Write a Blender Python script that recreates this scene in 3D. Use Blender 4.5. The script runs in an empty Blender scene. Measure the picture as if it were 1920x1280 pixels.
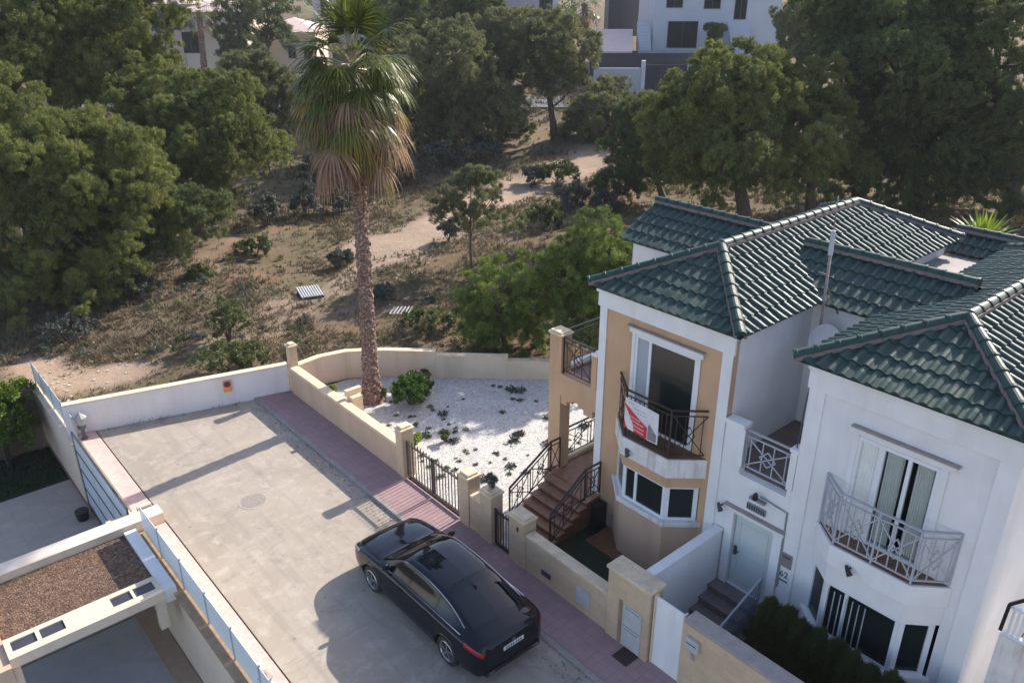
import bpy, math, random
import numpy as np
from mathutils import Vector, Matrix
random.seed(7)
rng = np.random.default_rng(11)
R = math.radians
scene = bpy.context.scene
# ------------------------------------------------------------------ camera
F_PX, CX, CY, CAM_H = 1519.0, 960.0, 640.0, 12.7
PITCH, AZ = R(24.1), R(49.2)
HD = Vector((math.cos(AZ), math.sin(AZ), 0)); RT = Vector((math.sin(AZ), -math.cos(AZ), 0)); ZZ = Vector((0, 0, 1))
CD = HD*math.cos(PITCH) - ZZ*math.sin(PITCH); CU = HD*math.sin(PITCH) + ZZ*math.cos(PITCH)
CO = Vector((0, 0, CAM_H))
cam = bpy.data.cameras.new('camera'); cam_ob = bpy.data.objects.new('camera', cam)
scene.collection.objects.link(cam_ob)
mw = Matrix((RT, CU, -CD)).transposed().to_4x4(); mw.translation = CO
cam_ob.matrix_world = mw
cam.sensor_width = 36; cam.lens = F_PX/1920*36; cam.clip_end = 3000; cam.clip_start = .1
scene.camera = cam_ob
# ------------------------------------------------------------------ world, sun, exposure
SUN_EL, SUN_AZ = R(32.6), R(4.5)
world = bpy.data.worlds.new('World'); scene.world = world; world.use_nodes = True
wn = world.node_tree; bg = wn.nodes['Background']
sky = wn.nodes.new('ShaderNodeTexSky'); sky.sky_type = 'NISHITA'; sky.sun_disc = False
sky.sun_elevation = SUN_EL; sky.sun_rotation = R(90)-SUN_AZ; sky.air_density = 1.0; sky.dust_density = 1.2; sky.ozone_density = 1.0
tint = wn.nodes.new('ShaderNodeMix'); tint.data_type = 'RGBA'; tint.blend_type = 'MULTIPLY'; tint.inputs[0].default_value = 1; tint.inputs[7].default_value = (1.06, .975, .985, 1)
wn.links.new(sky.outputs[0], tint.inputs[6]); wn.links.new(tint.outputs[2], bg.inputs[0]); bg.inputs[1].default_value = 0.15
sl = bpy.data.lights.new('sun', 'SUN'); sl.energy = 4.2; sl.angle = R(.55); sl.color = (1, .93, .82)
so = bpy.data.objects.new('sun', sl); scene.collection.objects.link(so)
sd = Vector((math.cos(SUN_AZ)*math.cos(SUN_EL), math.sin(SUN_AZ)*math.cos(SUN_EL), math.sin(SUN_EL)))
so.rotation_euler = sd.to_track_quat('Z', 'Y').to_euler(); so.location = (60, 5, 60)
scene.view_settings.view_transform = 'Standard'; scene.view_settings.look = 'None'
scene.view_settings.exposure = 0.96; scene.view_settings.gamma = 1
# ------------------------------------------------------------------ helpers
def ray(px, py): return CD + RT*((px-CX)/F_PX) - CU*((py-CY)/F_PX)
def atz(px, py, z=0.): v = ray(px, py); return CO + v*((z-CAM_H)/v.z)
def atd(px, py, d): v = ray(px, py); return CO + v*(d/v.dot(HD))      # horizontal distance d along the heading
def atx(px, py, x): v = ray(px, py); return CO + v*(x/v.x)
def dist_of(p): return (Vector(p)-CO).dot(HD)

ORG = {}
def tag(o, label=None, cat=None, group=None, kind=None):
    if label: o['label'] = label
    if cat: o['category'] = cat
    if group: o['group'] = group
    if kind: o['kind'] = kind
    return o
def thing(name, label, cat, loc=(0, 0, 0), group=None):
    o = bpy.data.objects.new(name, None); scene.collection.objects.link(o); o.empty_display_size = .2
    o.location = loc; ORG[o.name] = Vector(loc); tag(o, label, cat, group); return o
def finish(me, name, m, parent, org, smooth):
    me.materials.append(m)
    if smooth: me.polygons.foreach_set('use_smooth', [True]*len(me.polygons))
    o = bpy.data.objects.new(name, me); scene.collection.objects.link(o)
    ORG[o.name] = org
    if parent is not None: o.parent = parent
    else: o.location = org
    return o
class MB:
    def __init__(s): s.v = []; s.f = []; s.T = None
    def add(s, vs, fs):
        n = len(s.v)
        if s.T: vs = [s.T(Vector(v)) for v in vs]
        s.v += [tuple(v) for v in vs]; s.f += [tuple(i+n for i in f) for f in fs]; return s
    def box(s, x0, x1, y0, y1, z0, z1):
        x0, x1 = sorted((x0, x1)); y0, y1 = sorted((y0, y1)); z0, z1 = sorted((z0, z1))
        vs = [(x, y, z) for z in (z0, z1) for x, y in ((x0, y0), (x1, y0), (x1, y1), (x0, y1))]
        return s.add(vs, [(3, 2, 1, 0), (4, 5, 6, 7), (0, 1, 5, 4), (1, 2, 6, 5), (2, 3, 7, 6), (3, 0, 4, 7)])
    def prism(s, poly, z0, z1):       # poly: xy ccw
        n = len(poly); a = sum(poly[i][0]*poly[(i+1) % n][1]-poly[(i+1) % n][0]*poly[i][1] for i in range(n))
        if a < 0: poly = poly[::-1]
        vs = [(p[0], p[1], z0) for p in poly]+[(p[0], p[1], z1) for p in poly]
        return s.add(vs, [tuple(range(n-1, -1, -1)), tuple(range(n, 2*n))]+[(i, (i+1) % n, n+(i+1) % n, n+i) for i in range(n)])
    def bar(s, p, q, w, h=None, up=ZZ):
        h = h or w; p = Vector(p); q = Vector(q); d = (q-p).normalized()
        a = d.cross(up)
        if a.length < 1e-4: a = d.cross(Vector((1, 0, 0)))
        a.normalize(); b = a.cross(d)
        vs = [c+a*i*w/2+b*j*h/2 for c in (p, q) for i, j in ((-1, -1), (1, -1), (1, 1), (-1, 1))]
        return s.add(vs, [(0, 1, 2, 3), (7, 6, 5, 4), (0, 4, 5, 1), (1, 5, 6, 2), (2, 6, 7, 3), (3, 7, 4, 0)])
    def tube(s, pts, rs, n=10, cap=True):
        pts = [Vector(p) for p in pts]
        if not hasattr(rs, '__len__'): rs = [rs]*len(pts)
        vs = []; ref = None
        for i, p in enumerate(pts):
            d = (pts[min(i+1, len(pts)-1)]-pts[max(i-1, 0)]).normalized()
            if ref is None: ref = d.cross(Vector((.31, .9, .2)).normalized())
            a = (ref-d*ref.dot(d)).normalized(); ref = a; b = d.cross(a)
            vs += [p+(a*math.cos(2*math.pi*k/n)+b*math.sin(2*math.pi*k/n))*rs[i] for k in range(n)]
        fs = [(i*n+k, i*n+(k+1) % n, (i+1)*n+(k+1) % n, (i+1)*n+k) for i in range(len(pts)-1) for k in range(n)]
        if cap: fs += [tuple(range(n-1, -1, -1)), tuple((len(pts)-1)*n+k for k in range(n))]
        return s.add(vs, fs)
    def lathe(s, c, prof, n=20):
        c = Vector(c); vs = [c+Vector((r*math.cos(2*math.pi*k/n), r*math.sin(2*math.pi*k/n), z)) for r, z in prof for k in range(n)]
        fs = [(i*n+k, i*n+(k+1) % n, (i+1)*n+(k+1) % n, (i+1)*n+k) for i in range(len(prof)-1) for k in range(n)]
        return s.add(vs, fs+[tuple(range(n-1, -1, -1)), tuple((len(prof)-1)*n+k for k in range(n))])
    def grid(s, P, nu, nv):
        vs = [P(i/nu, j/nv) for i in range(nu+1) for j in range(nv+1)]
        return s.add(vs, [(i*(nv+1)+j, (i+1)*(nv+1)+j, (i+1)*(nv+1)+j+1, i*(nv+1)+j+1) for i in range(nu) for j in range(nv)])
    def build(s, name, m, parent=None, smooth=False, bevel=0, loc=None):
        if parent is not None: org = ORG[parent.name]
        else: org = Vector(loc) if loc is not None else Vector((0, 0, 0))
        me = bpy.data.meshes.new(name); me.from_pydata([tuple(Vector(v)-org) for v in s.v], [], s.f); me.update()
        o = finish(me, name, m, parent, org, smooth)
        if bevel:
            b = o.modifiers.new('bevel', 'BEVEL'); b.width = bevel; b.segments = 2; b.limit_method = 'ANGLE'; b.angle_limit = R(50)
        return o
def B(*a): return MB().box(*a)
def np_tris(name, V, m, parent=None, loc=(0, 0, 0), k=3):
    """V: (n*k,3) world-space points, every k in a row one face"""
    org = ORG[parent.name] if parent is not None else Vector(loc)
    n = len(V)//k; me = bpy.data.meshes.new(name)
    me.vertices.add(n*k); me.vertices.foreach_set('co', (np.asarray(V)-np.array(org)).astype(np.float32).ravel())
    me.loops.add(n*k); me.loops.foreach_set('vertex_index', np.arange(n*k, dtype=np.int32))
    me.polygons.add(n); me.polygons.foreach_set('loop_start', np.arange(0, n*k, k, dtype=np.int32))
    me.update(calc_edges=True)
    return finish(me, name, m, parent, org, False)
def wall_x(mb, x0, x1, y0, y1, z0, z1, holes=()):
    """wall slab in an X=const plane with rectangular holes (ya,yb,za,zb)"""
    ys = sorted({y0, y1, *[h[0] for h in holes], *[h[1] for h in holes]}); zs = sorted({z0, z1, *[h[2] for h in holes], *[h[3] for h in holes]})
    for a, b in zip(ys, ys[1:]):
        for c, d in zip(zs, zs[1:]):
            if not any(h[0]-1e-6 <= a and b <= h[1]+1e-6 and h[2]-1e-6 <= c and d <= h[3]+1e-6 for h in holes): mb.box(x0, x1, a, b, c, d)
    return mb
# ------------------------------------------------------------------ materials
def new_mat(name):
    m = bpy.data.materials.new(name); m.use_nodes = True; nt = m.node_tree; return m, nt, nt.nodes['Principled BSDF']
def mix(nt, fac, a, b, mode='MIX'):
    n = nt.nodes.new('ShaderNodeMix'); n.data_type = 'RGBA'; n.blend_type = mode
    for sock, val in ((n.inputs[0], fac), (n.inputs[6], a), (n.inputs[7], b)):
        if isinstance(val, (int, float)): sock.default_value = val
        elif isinstance(val, tuple): sock.default_value = (*val, 1)
        else: nt.links.new(val, sock)
    return n.outputs[2]
def ramp(nt, x, stops):
    n = nt.nodes.new('ShaderNodeValToRGB'); nt.links.new(x, n.inputs[0]); e = n.color_ramp.elements
    while len(e) < len(stops): e.new(.5)
    for k, (p, c) in enumerate(stops):
        e[k].position = p; e[k].color = (*c, 1) if hasattr(c, '__len__') else (c, c, c, 1)
    return n.outputs[0]
def coords(nt, kind='pos', scale=(1, 1, 1)):
    g = nt.nodes.new('ShaderNodeNewGeometry') if kind == 'pos' else nt.nodes.new('ShaderNodeTexCoord')
    o = g.outputs['Position'] if kind == 'pos' else g.outputs['Object']
    mp = nt.nodes.new('ShaderNodeMapping'); mp.inputs['Scale'].default_value = scale; nt.links.new(o, mp.inputs[0]); return mp.outputs[0]
def noise(nt, vec, s, det=5, rough=.55, dist=0):
    n = nt.nodes.new('ShaderNodeTexNoise'); n.inputs['Scale'].default_value = s; n.inputs['Detail'].default_value = det
    n.inputs['Roughness'].default_value = rough; n.inputs['Distortion'].default_value = dist; nt.links.new(vec, n.inputs[0]); return n.outputs[0]
def bump(nt, bs, h, st, d=.02, prev=None):
    n = nt.nodes.new('ShaderNodeBump'); n.inputs['Strength'].default_value = st; n.inputs['Distance'].default_value = d
    nt.links.new(h, n.inputs['Height'])
    if prev: nt.links.new(prev, n.inputs['Normal'])
    nt.links.new(n.outputs[0], bs.inputs['Normal']); return n.outputs[0]
def plain(name, c, rough=.6, metal=0, var=.12, s=3, bmp=.15, bs=60, dirt=None, dirt_s=.8, streak=False, kind='pos', spec=.5):
    m, nt, p = new_mat(name); v = coords(nt, kind)
    n1 = noise(nt, v, s); lo = tuple(max(0, x*(1-var)) for x in c); hi = tuple(min(1, x*(1+var)) for x in c)
    col = ramp(nt, n1, [(.3, lo), (.7, hi)])
    if dirt:
        vv = coords(nt, kind, (1.6, 1.6, .25)) if streak else v
        n2 = noise(nt, vv, dirt_s, 6, .65); col = mix(nt, ramp(nt, n2, [(.5, 0.), (.72, .8)]), col, dirt)
    nt.links.new(col, p.inputs['Base Color']); p.inputs['Roughness'].default_value = rough; p.inputs['Metallic'].default_value = metal
    p.inputs['Specular IOR Level'].default_value = spec
    if bmp: bump(nt, p, noise(nt, v, bs, 3), bmp, .01)
    return m
def foliage_mat(name, cols, trans=.25, rough=.6, tcol=None):
    m, nt, p = new_mat(name); g = nt.nodes.new('ShaderNodeNewGeometry')
    col = ramp(nt, g.outputs['Random Per Island'], [(i/(max(1, len(cols)-1)), c) for i, c in enumerate(cols)])
    big = noise(nt, coords(nt), .55, 3); col = mix(nt, ramp(nt, big, [(.35, .0), (.7, .45)]), col, tuple(x*1.5 for x in cols[-1]), 'MIX')
    nt.links.new(col, p.inputs['Base Color']); p.inputs['Roughness'].default_value = rough; p.inputs['Specular IOR Level'].default_value = .25
    t = nt.nodes.new('ShaderNodeBsdfTranslucent'); nt.links.new(mix(nt, 1., col, tcol or (1.0, 1.0, .55), 'MULTIPLY'), t.inputs[0])
    mx = nt.nodes.new('ShaderNodeMixShader'); mx.inputs[0].default_value = trans
    nt.links.new(p.outputs[0], mx.inputs[1]); nt.links.new(t.outputs[0], mx.inputs[2]); nt.links.new(mx.outputs[0], nt.nodes['Material Output'].inputs[0])
    return m
def brick_mat(name, c1, c2, mortar, w, h, scale=1., msize=.012, vertical=True, rough=.8, dirt=None, off=.5, bm=.35, bias=0):
    m, nt, p = new_mat(name); g = nt.nodes.new('ShaderNodeNewGeometry'); sp = nt.nodes.new('ShaderNodeSeparateXYZ'); nt.links.new(g.outputs['Position'], sp.inputs[0])
    cb = nt.nodes.new('ShaderNodeCombineXYZ')
    if vertical:
        ad = nt.nodes.new('ShaderNodeMath'); nt.links.new(sp.outputs[0], ad.inputs[0]); nt.links.new(sp.outputs[1], ad.inputs[1])
        nt.links.new(ad.outputs[0], cb.inputs[0]); nt.links.new(sp.outputs[2], cb.inputs[1])
    else: nt.links.new(sp.outputs[1], cb.inputs[0]); nt.links.new(sp.outputs[0], cb.inputs[1])
    b = nt.nodes.new('ShaderNodeTexBrick'); nt.links.new(cb.outputs[0], b.inputs[0]); b.offset = off
    b.inputs['Color1'].default_value = (*c1, 1); b.inputs['Color2'].default_value = (*c2, 1); b.inputs['Mortar'].default_value = (*mortar, 1)
    b.inputs['Scale'].default_value = scale; b.inputs['Brick Width'].default_value = w; b.inputs['Row Height'].default_value = h
    b.inputs['Mortar Size'].default_value = msize; b.inputs['Mortar Smooth'].default_value = .3; b.inputs['Bias'].default_value = bias
    v = coords(nt); col = b.outputs[0]
    col = mix(nt, .35, col, ramp(nt, noise(nt, v, 4), [(.3, tuple(x*.75 for x in c1)), (.7, tuple(min(1, x*1.2) for x in c2))]))
    if dirt: col = mix(nt, ramp(nt, noise(nt, v, .9, 6, .65), [(.48, 0.), (.75, .7)]), col, dirt)
    nt.links.new(col, p.inputs['Base Color']); p.inputs['Roughness'].default_value = rough
    iv = nt.nodes.new('ShaderNodeInvert'); nt.links.new(b.outputs['Fac'], iv.inputs[1])
    x = bump(nt, p, iv.outputs[0], bm, .01); bump(nt, p, noise(nt, v, 40), .2, .01, x)
    return m
M = {}
M['white'] = plain('white_render', (.78, .765, .75), .85, var=.06, s=1.2, bmp=.25, bs=90, dirt=(.69, .67, .645), dirt_s=.9, streak=True)
M['white_clean'] = plain('white_paint', (.80, .79, .775), .6, var=.05, s=2, bmp=.2, dirt=(.70, .68, .65), dirt_s=1.4, streak=True)
M['beige'] = plain('beige_render', (.58, .365, .215), .85, var=.08, s=1.0, bmp=.3, bs=100, dirt=(.45, .275, .16), dirt_s=.7, streak=True)
M['beige_pale'] = plain('pale_peach_render', (.56, .39, .27), .85, var=.08, s=1.0, bmp=.3, bs=100, dirt=(.44, .29, .19), dirt_s=.8, streak=True)
M['cream'] = plain('cream_render', (.66, .55, .42), .85, var=.07, s=1, bmp=.3, bs=80, dirt=(.52, .42, .31), dirt_s=.9, streak=True)
M['coping'] = plain('limestone_coping', (.70, .55, .37), .8, var=.12, s=6, bmp=.35, bs=40, dirt=(.48, .37, .25), dirt_s=2.5)
M['stone'] = brick_mat('limestone_blocks', (.64, .47, .31), (.55, .40, .26), (.44, .33, .23), .42, .21, msize=.006, bm=.25, dirt=(.44, .32, .22))
M['stained'] = plain('stained_white_render', (.74, .71, .67), .85, var=.08, s=3, bmp=.3, dirt=(.40, .29, .25), dirt_s=3.4, streak=True)
M['plinth'] = plain('pinkish_plinth', (.36, .27, .235), .75, var=.15, s=5)
M['iron'] = plain('dark_brown_iron', (.035, .024, .02), .5, var=.2, kind='obj')
M['iron_gate'] = plain('weathered_brown_iron', (.075, .058, .045), .55, var=.3, kind='obj')
M['grey_iron'] = plain('grey_painted_iron', (.40, .41, .45), .45, var=.1, kind='obj')
M['black'] = plain('black_plastic', (.012, .012, .013), .45, bmp=0)
M['dark_grey'] = plain('dark_grey_metal', (.05, .055, .065), .45, kind='obj')
M['mid_grey'] = plain('mid_grey', (.26, .26, .27), .6, kind='obj')
M['pale_grey'] = plain('pale_grey_plate', (.48, .48, .48), .5, kind='obj')
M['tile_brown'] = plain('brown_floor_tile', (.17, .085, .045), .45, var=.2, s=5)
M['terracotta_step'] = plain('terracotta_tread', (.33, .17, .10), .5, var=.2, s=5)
M['grey_step'] = plain('grey_brown_tread', (.20, .165, .15), .6, var=.15, s=4)
M['pale_tile'] = brick_mat('pale_terrace_tiles', (.44, .365, .31), (.38, .32, .275), (.31, .26, .23), .45, .45, vertical=False, off=0, msize=.008, dirt=(.33, .28, .24))
M['blue_tile'] = brick_mat('slate_grey_terrace', (.40, .41, .43), (.38, .39, .41), (.31, .32, .34), .6, .6, vertical=False, off=0, msize=.006, dirt=(.34, .35, .37))
M['sidewalk'] = brick_mat('pink_paving', (.38, .245, .235), (.32, .205, .205), (.24, .17, .165), .2, .2, vertical=False, off=0, msize=.008, dirt=(.24, .15, .165))
M['pink_strip'] = plain('pink_speckled_paving', (.60, .40, .35), .85, var=.14, s=9, bmp=.3, bs=120, dirt=(.45, .33, .28), dirt_s=3)
M['kerb'] = plain('concrete_kerb', (.30, .27, .25), .85, var=.15, s=5, bmp=.3, dirt=(.17, .155, .15), dirt_s=3)
def road_mat():
    m, nt, p = new_mat('worn_concrete_road'); v = coords(nt)
    a = noise(nt, v, .35, 6, .6, .4); b = noise(nt, v, 2.2, 7, .7, .3); c = noise(nt, v, 55, 3)
    col = ramp(nt, a, [(.3, (.30, .25, .20)), (.5, (.355, .30, .24)), (.7, (.40, .345, .28))])
    col = mix(nt, ramp(nt, b, [(.5, 0.), (.68, .7)]), col, (.47, .41, .345))
    col = mix(nt, ramp(nt, noise(nt, v, 1.3, 5, .7, 1.5), [(.56, 0.), (.66, .5)]), col, (.22, .195, .17))
    vo = nt.nodes.new('ShaderNodeTexVoronoi'); vo.feature = 'DISTANCE_TO_EDGE'; vo.inputs['Scale'].default_value = .45
    nt.links.new(mix(nt, .35, v, noise(nt, v, 1.5, 6, .7)), vo.inputs[0])
    col = mix(nt, ramp(nt, vo.outputs[0], [(.0, .22), (.006, 0.)]), col, (.17, .15, .135))
    col = mix(nt, ramp(nt, c, [(.4, 0.), (.8, .3)]), col, (.20, .18, .165))
    vt_ = coords(nt, 'pos', (3.2, .22, 1)); col = mix(nt, ramp(nt, noise(nt, vt_, 1.1, 5, .6, .3), [(.52, 0.), (.68, .35)]), col, (.20, .175, .15))
    sp_ = nt.nodes.new('ShaderNodeTexVoronoi'); sp_.inputs['Scale'].default_value = 1.3; nt.links.new(v, sp_.inputs[0]); col = mix(nt, ramp(nt, sp_.outputs[0], [(.03, .55), (.07, 0.)]), col, (.13, .115, .10))
    nt.links.new(col, p.inputs['Base Color']); p.inputs['Roughness'].default_value = .85; bump(nt, p, c, .35, .01); return m
M['road'] = road_mat()
def gravel_mat(name, c1, c2, c3, s=26, bm=.8):
    m, nt, p = new_mat(name); v = coords(nt); vo = nt.nodes.new('ShaderNodeTexVoronoi'); vo.inputs['Scale'].default_value = s; nt.links.new(v, vo.inputs[0])
    sp = nt.nodes.new('ShaderNodeSeparateColor'); nt.links.new(vo.outputs['Color'], sp.inputs[0])
    col = ramp(nt, sp.outputs[0], [(0, c1), (.5, c2), (1, c3)])
    col = mix(nt, ramp(nt, noise(nt, v, 1.2, 5, .6), [(.48, 0.), (.75, .4)]), col, tuple(x*.72 for x in c1))
    nt.links.new(col, p.inputs['Base Color']); p.inputs['Roughness'].default_value = .8
    iv = nt.nodes.new('ShaderNodeInvert'); nt.links.new(vo.outputs['Distance'], iv.inputs[1]); bump(nt, p, iv.outputs[0], bm, .02); return m
M['white_gravel'] = gravel_mat('white_marble_gravel', (.36, .345, .32), (.52, .50, .465), (.64, .615, .58), 22)
M['bark'] = gravel_mat('brown_bark_gravel', (.055, .030, .018), (.12, .065, .038), (.22, .135, .08), 24, 1.)
def tile_mat():
    m, nt, p = new_mat('glossy_green_roof_tile'); v = coords(nt); n = noise(nt, v, 7, 4); n2 = noise(nt, v, .6, 3)
    col = ramp(nt, n, [(.3, (.016, .044, .036)), (.7, (.038, .074, .062))]); col = mix(nt, ramp(nt, n2, [(.45, 0.), (.75, .4)]), col, (.055, .085, .075))
    nt.links.new(col, p.inputs['Base Color']); nt.links.new(ramp(nt, noise(nt, v, 12, 4), [(.3, .42), (.7, .6)]), p.inputs['Roughness']); p.inputs['Specular IOR Level'].default_value = .27
    p.inputs['Coat Weight'].default_value = .06; p.inputs['Coat Roughness'].default_value = .3
    return m
M['tile'] = tile_mat()
M['mortar'] = plain('pinkish_ridge_mortar', (.22, .165, .15), .9, var=.2, s=8, bmp=.5, bs=30)
M['frame'] = plain('white_window_frame', (.76, .77, .78), .4, var=.03, bmp=0, kind='obj')
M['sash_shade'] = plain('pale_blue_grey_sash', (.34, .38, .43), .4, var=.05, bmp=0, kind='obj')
def glass_mat(name, tint, see=.0, rough=.03, dark=(.01, .014, .015)):
    m, nt, p = new_mat(name); p.inputs['Base Color'].default_value = (*dark, 1); p.inputs['Roughness'].default_value = rough
    if see > 0:
        t = nt.nodes.new('ShaderNodeBsdfTransparent'); t.inputs[0].default_value = (*tint, 1)
        mx = nt.nodes.new('ShaderNodeMixShader'); mx.inputs[0].default_value = see
        nt.links.new(p.outputs[0], mx.inputs[1]); nt.links.new(t.outputs[0], mx.inputs[2]); nt.links.new(mx.outputs[0], nt.nodes['Material Output'].inputs[0])
    return m
M['glass'] = glass_mat('dark_window_glass', (1, 1, 1), 0, .16, (.012, .018, .018)); M['glass'].node_tree.nodes['Principled BSDF'].inputs['Specular IOR Level'].default_value = .34; M['glass_see'] = glass_mat('greenish_window_glass', (.95, .97, .96), .94)
M['frost'] = glass_mat('frosted_blue_glass', (.85, .93, .96), .10, .35, (.70, .77, .79))
M['curtain'] = plain('pale_curtain', (.78, .78, .74), .9, var=.05, kind='obj')
M['door'] = plain('pale_green_white_door', (.58, .63, .60), .4, var=.03, bmp=0, kind='obj')
M['trim_brown'] = plain('brownish_lintel_top', (.36, .30, .27), .8, var=.12, s=6)
# ------------------------------------------------------------------ noise in python (for terrain and scatter)
_pt = rng.random((64, 64))
def vnoise(x, y, s):
    x = np.asarray(x, float)/s; y = np.asarray(y, float)/s; xi = np.floor(x).astype(int); yi = np.floor(y).astype(int); fx = x-xi; fy = y-yi
    fx = fx*fx*(3-2*fx); fy = fy*fy*(3-2*fy); g = lambda a, b: _pt[a % 64, b % 64]
    return (g(xi, yi)*(1-fx)+g(xi+1, yi)*fx)*(1-fy)+(g(xi, yi+1)*(1-fx)+g(xi+1, yi+1)*fx)*fy
def sstep(a, b, x): t = np.clip((x-a)/(b-a), 0, 1); return t*t*(3-2*t)
CA, SA = math.cos(AZ), math.sin(AZ)
def ground_h(x, y):
    x = np.asarray(x, float); y = np.asarray(y, float); d = x*CA+y*SA
    h = 2.2*sstep(52, 84, d)+4.0*sstep(84, 230, d)-.06
    wild = sstep(0, 3, np.maximum(y-25.5-.0*x, (x-14)*.75+(y-20.5)*.66-1.5))
    wild = wild*sstep(0, 4, np.maximum(x-26, y-(24-0*x)+0)*1.+1)
    h = h+wild*((vnoise(x, y, 6)-.5)*.5+(vnoise(x, y, 1.7)-.5)*.18)
    low = (x < 3.78) & (y < 29.6)
    return np.where(low, -2.42, np.where((x < 11) & (y < 24.8) & (x > 3.7), -.06, h))
def gz(x, y): return float(ground_h(x, y))
def hit(px, py):
    """where the pixel's ray meets the terrain"""
    z = 0.
    for _ in range(12): p = atz(px, py, z); z = gz(p.x, p.y)
    return atz(px, py, z)
# ------------------------------------------------------------------ setting: ground
def path_mask(x, y):
    """pale sandy tracks across the field (a real change of soil colour)"""
    m = np.zeros_like(x)
    for pts, w, a in TRACKS:
        P = [hit(*q) for q in pts]
        for p, q in zip(P, P[1:]):
            dx, dy = q.x-p.x, q.y-p.y; t = np.clip(((x-p.x)*dx+(y-p.y)*dy)/(dx*dx+dy*dy), 0, 1)
            d = np.hypot(x-p.x-t*dx, y-p.y-t*dy); ww = w*(.7+.9*vnoise(x, y, 2.2)); m = np.maximum(m, a*(1-sstep(ww*.45, ww*1.15, d)))
    return m
TRACKS = [([(70, 690), (130, 715), (215, 700)], 1.3, .95), ([(440, 600), (540, 565), (620, 545), (690, 500)], .7, .6), ([(690, 500), (760, 465), (830, 430)], 1.2, .8),
          ([(690, 470), (790, 445), (860, 400), (960, 360), (1080, 310), (1150, 280)], 2.3, 1.), ([(1000, 265), (1060, 250)], 2.5, .4),
          ([(400, 640), (500, 625), (560, 590)], .8, .5), ([(360, 500), (430, 470), (470, 440)], 1.6, .25)]
def ground_sheet():
    def axis(segs):
        out = []
        for a, b, s in segs: out += list(np.arange(a, b, s))
        return np.array(out+[segs[-1][1]])
    xs = axis([(-240, -20, 12), (-20, 0, 2), (0, 3.7, .74), (3.7, 3.86, .16), (3.86, 60, .45), (60, 110, 2.5), (110, 900, 30)])
    ys = axis([(-240, -20, 12), (-20, 18, 2), (18, 29.6, .8), (29.6, 29.8, .2), (29.8, 70, .45), (70, 130, 2.5), (130, 900, 30)])
    X, Y = np.meshgrid(xs, ys, indexing='ij'); Z = ground_h(X, Y); nx, ny = X.shape
    V = np.stack([X, Y, Z], -1).reshape(-1, 3); idx = np.arange(nx*ny).reshape(nx, ny)
    Fq = np.stack([idx[:-1, :-1], idx[1:, :-1], idx[1:, 1:], idx[:-1, 1:]], -1).reshape(-1, 4)
    me = bpy.data.meshes.new('ground'); me.from_pydata(V.tolist(), [], Fq.tolist()); me.update()
    at = me.attributes.new('track', 'FLOAT', 'POINT'); at.data.foreach_set('value', path_mask(X.ravel(), Y.ravel()).astype(np.float32))
    m, nt, p = new_mat('dry_field_soil'); v = coords(nt)
    a = noise(nt, v, .18, 5, .6); b = noise(nt, v, .9, 7, .7); c = noise(nt, v, 6, 6, .75)
    col = ramp(nt, b, [(.3, (.095, .07, .05)), (.5, (.155, .115, .08)), (.7, (.21, .16, .115))])
    col = mix(nt, ramp(nt, a, [(.50, 0.), (.70, .6)]), col, (.23, .12, .07))
    col = mix(nt, ramp(nt, noise(nt, v, .33, 6, .7, .5), [(.45, 0.), (.62, .8)]), col, (.12, .105, .05))
    col = mix(nt, ramp(nt, c, [(.5, 0.), (.75, .6)]), col, (.10, .085, .055))
    t = nt.nodes.new('ShaderNodeAttribute'); t.attribute_name = 'track'
    ml = nt.nodes.new('ShaderNodeMath'); ml.operation = 'MULTIPLY'; nt.links.new(t.outputs['Fac'], ml.inputs[0]); nt.links.new(ramp(nt, b, [(.2, 1.), (.75, .45)]), ml.inputs[1])
    col = mix(nt, ml.outputs[0], col, mix(nt, c, (.36, .255, .185), (.50, .39, .30)))
    nt.links.new(col, p.inputs['Base Color']); p.inputs['Roughness'].default_value = .95; p.inputs['Specular IOR Level'].default_value = .1
    x = bump(nt, p, b, .6, .15); bump(nt, p, c, .8, .05, x)
    tag(finish(me, 'ground', m, None, Vector((0, 0, 0)), True), kind='structure')
ground_sheet()
def struct(mb, name, m, **k): return tag(mb.build(name, m, **k), kind='structure')
struct(MB().prism([(4.46, -14), (9.0, -14), (9.0, 23.55), (4.46, 24.72)], -.1, 0), 'road', M['road'])
struct(MB().box(4.42, 4.455, -14, 24.7, -.1, -.012), 'road_joint', M['black'])
struct(B(9.004, 9.13, -14, 23.5, -.1, .075), 'kerb', M['kerb'], bevel=.012)
struct(MB().prism([(9.134, -14), (10.2, -14), (10.2, 23.2), (9.134, 23.5)], -.1, .07), 'sidewalk', M['sidewalk'])
struct(B(3.93, 4.416, -14, 18.68, -.1, .03), 'footpath', M['pink_strip'])
struct(B(3.93, 4.416, 19.14, 24.85, -.1, .03), 'footpath', M['pink_strip'])
gpoly = [(10.36, 11.9), (12.6, 11.9), (12.6, 13.2), (20.5, 13.2), (20.5, 15.3), (17.3, 18.2), (14.6, 20.75), (13.2, 22.0), (12.1, 22.72), (10.36, 22.85)]
struct(MB().prism(gpoly, -.05, .035), 'gravel_garden', M['white_gravel'])
struct(B(10.36, 12.88, 8.1, 11.88, -.05, .02), 'forecourt', plain('dark_green_turf', (.018, .028, .012), .9, var=.5, s=40, bmp=.6))
struct(MB().prism([(12.0, 8.1), (12.86, 8.1), (12.86, 11.15), (12.0, 11.15)], .02, .045), 'house_path', M['tile_brown'])
struct(B(10.36, 12.88, -6, 7.88, -.05, .015), 'forecourt', M['grey_step'])
struct(B(-8, 3.68, 19.2, 26.5, -2.45, -2.3), 'courtyard_floor', M['pale_tile'])
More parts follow.
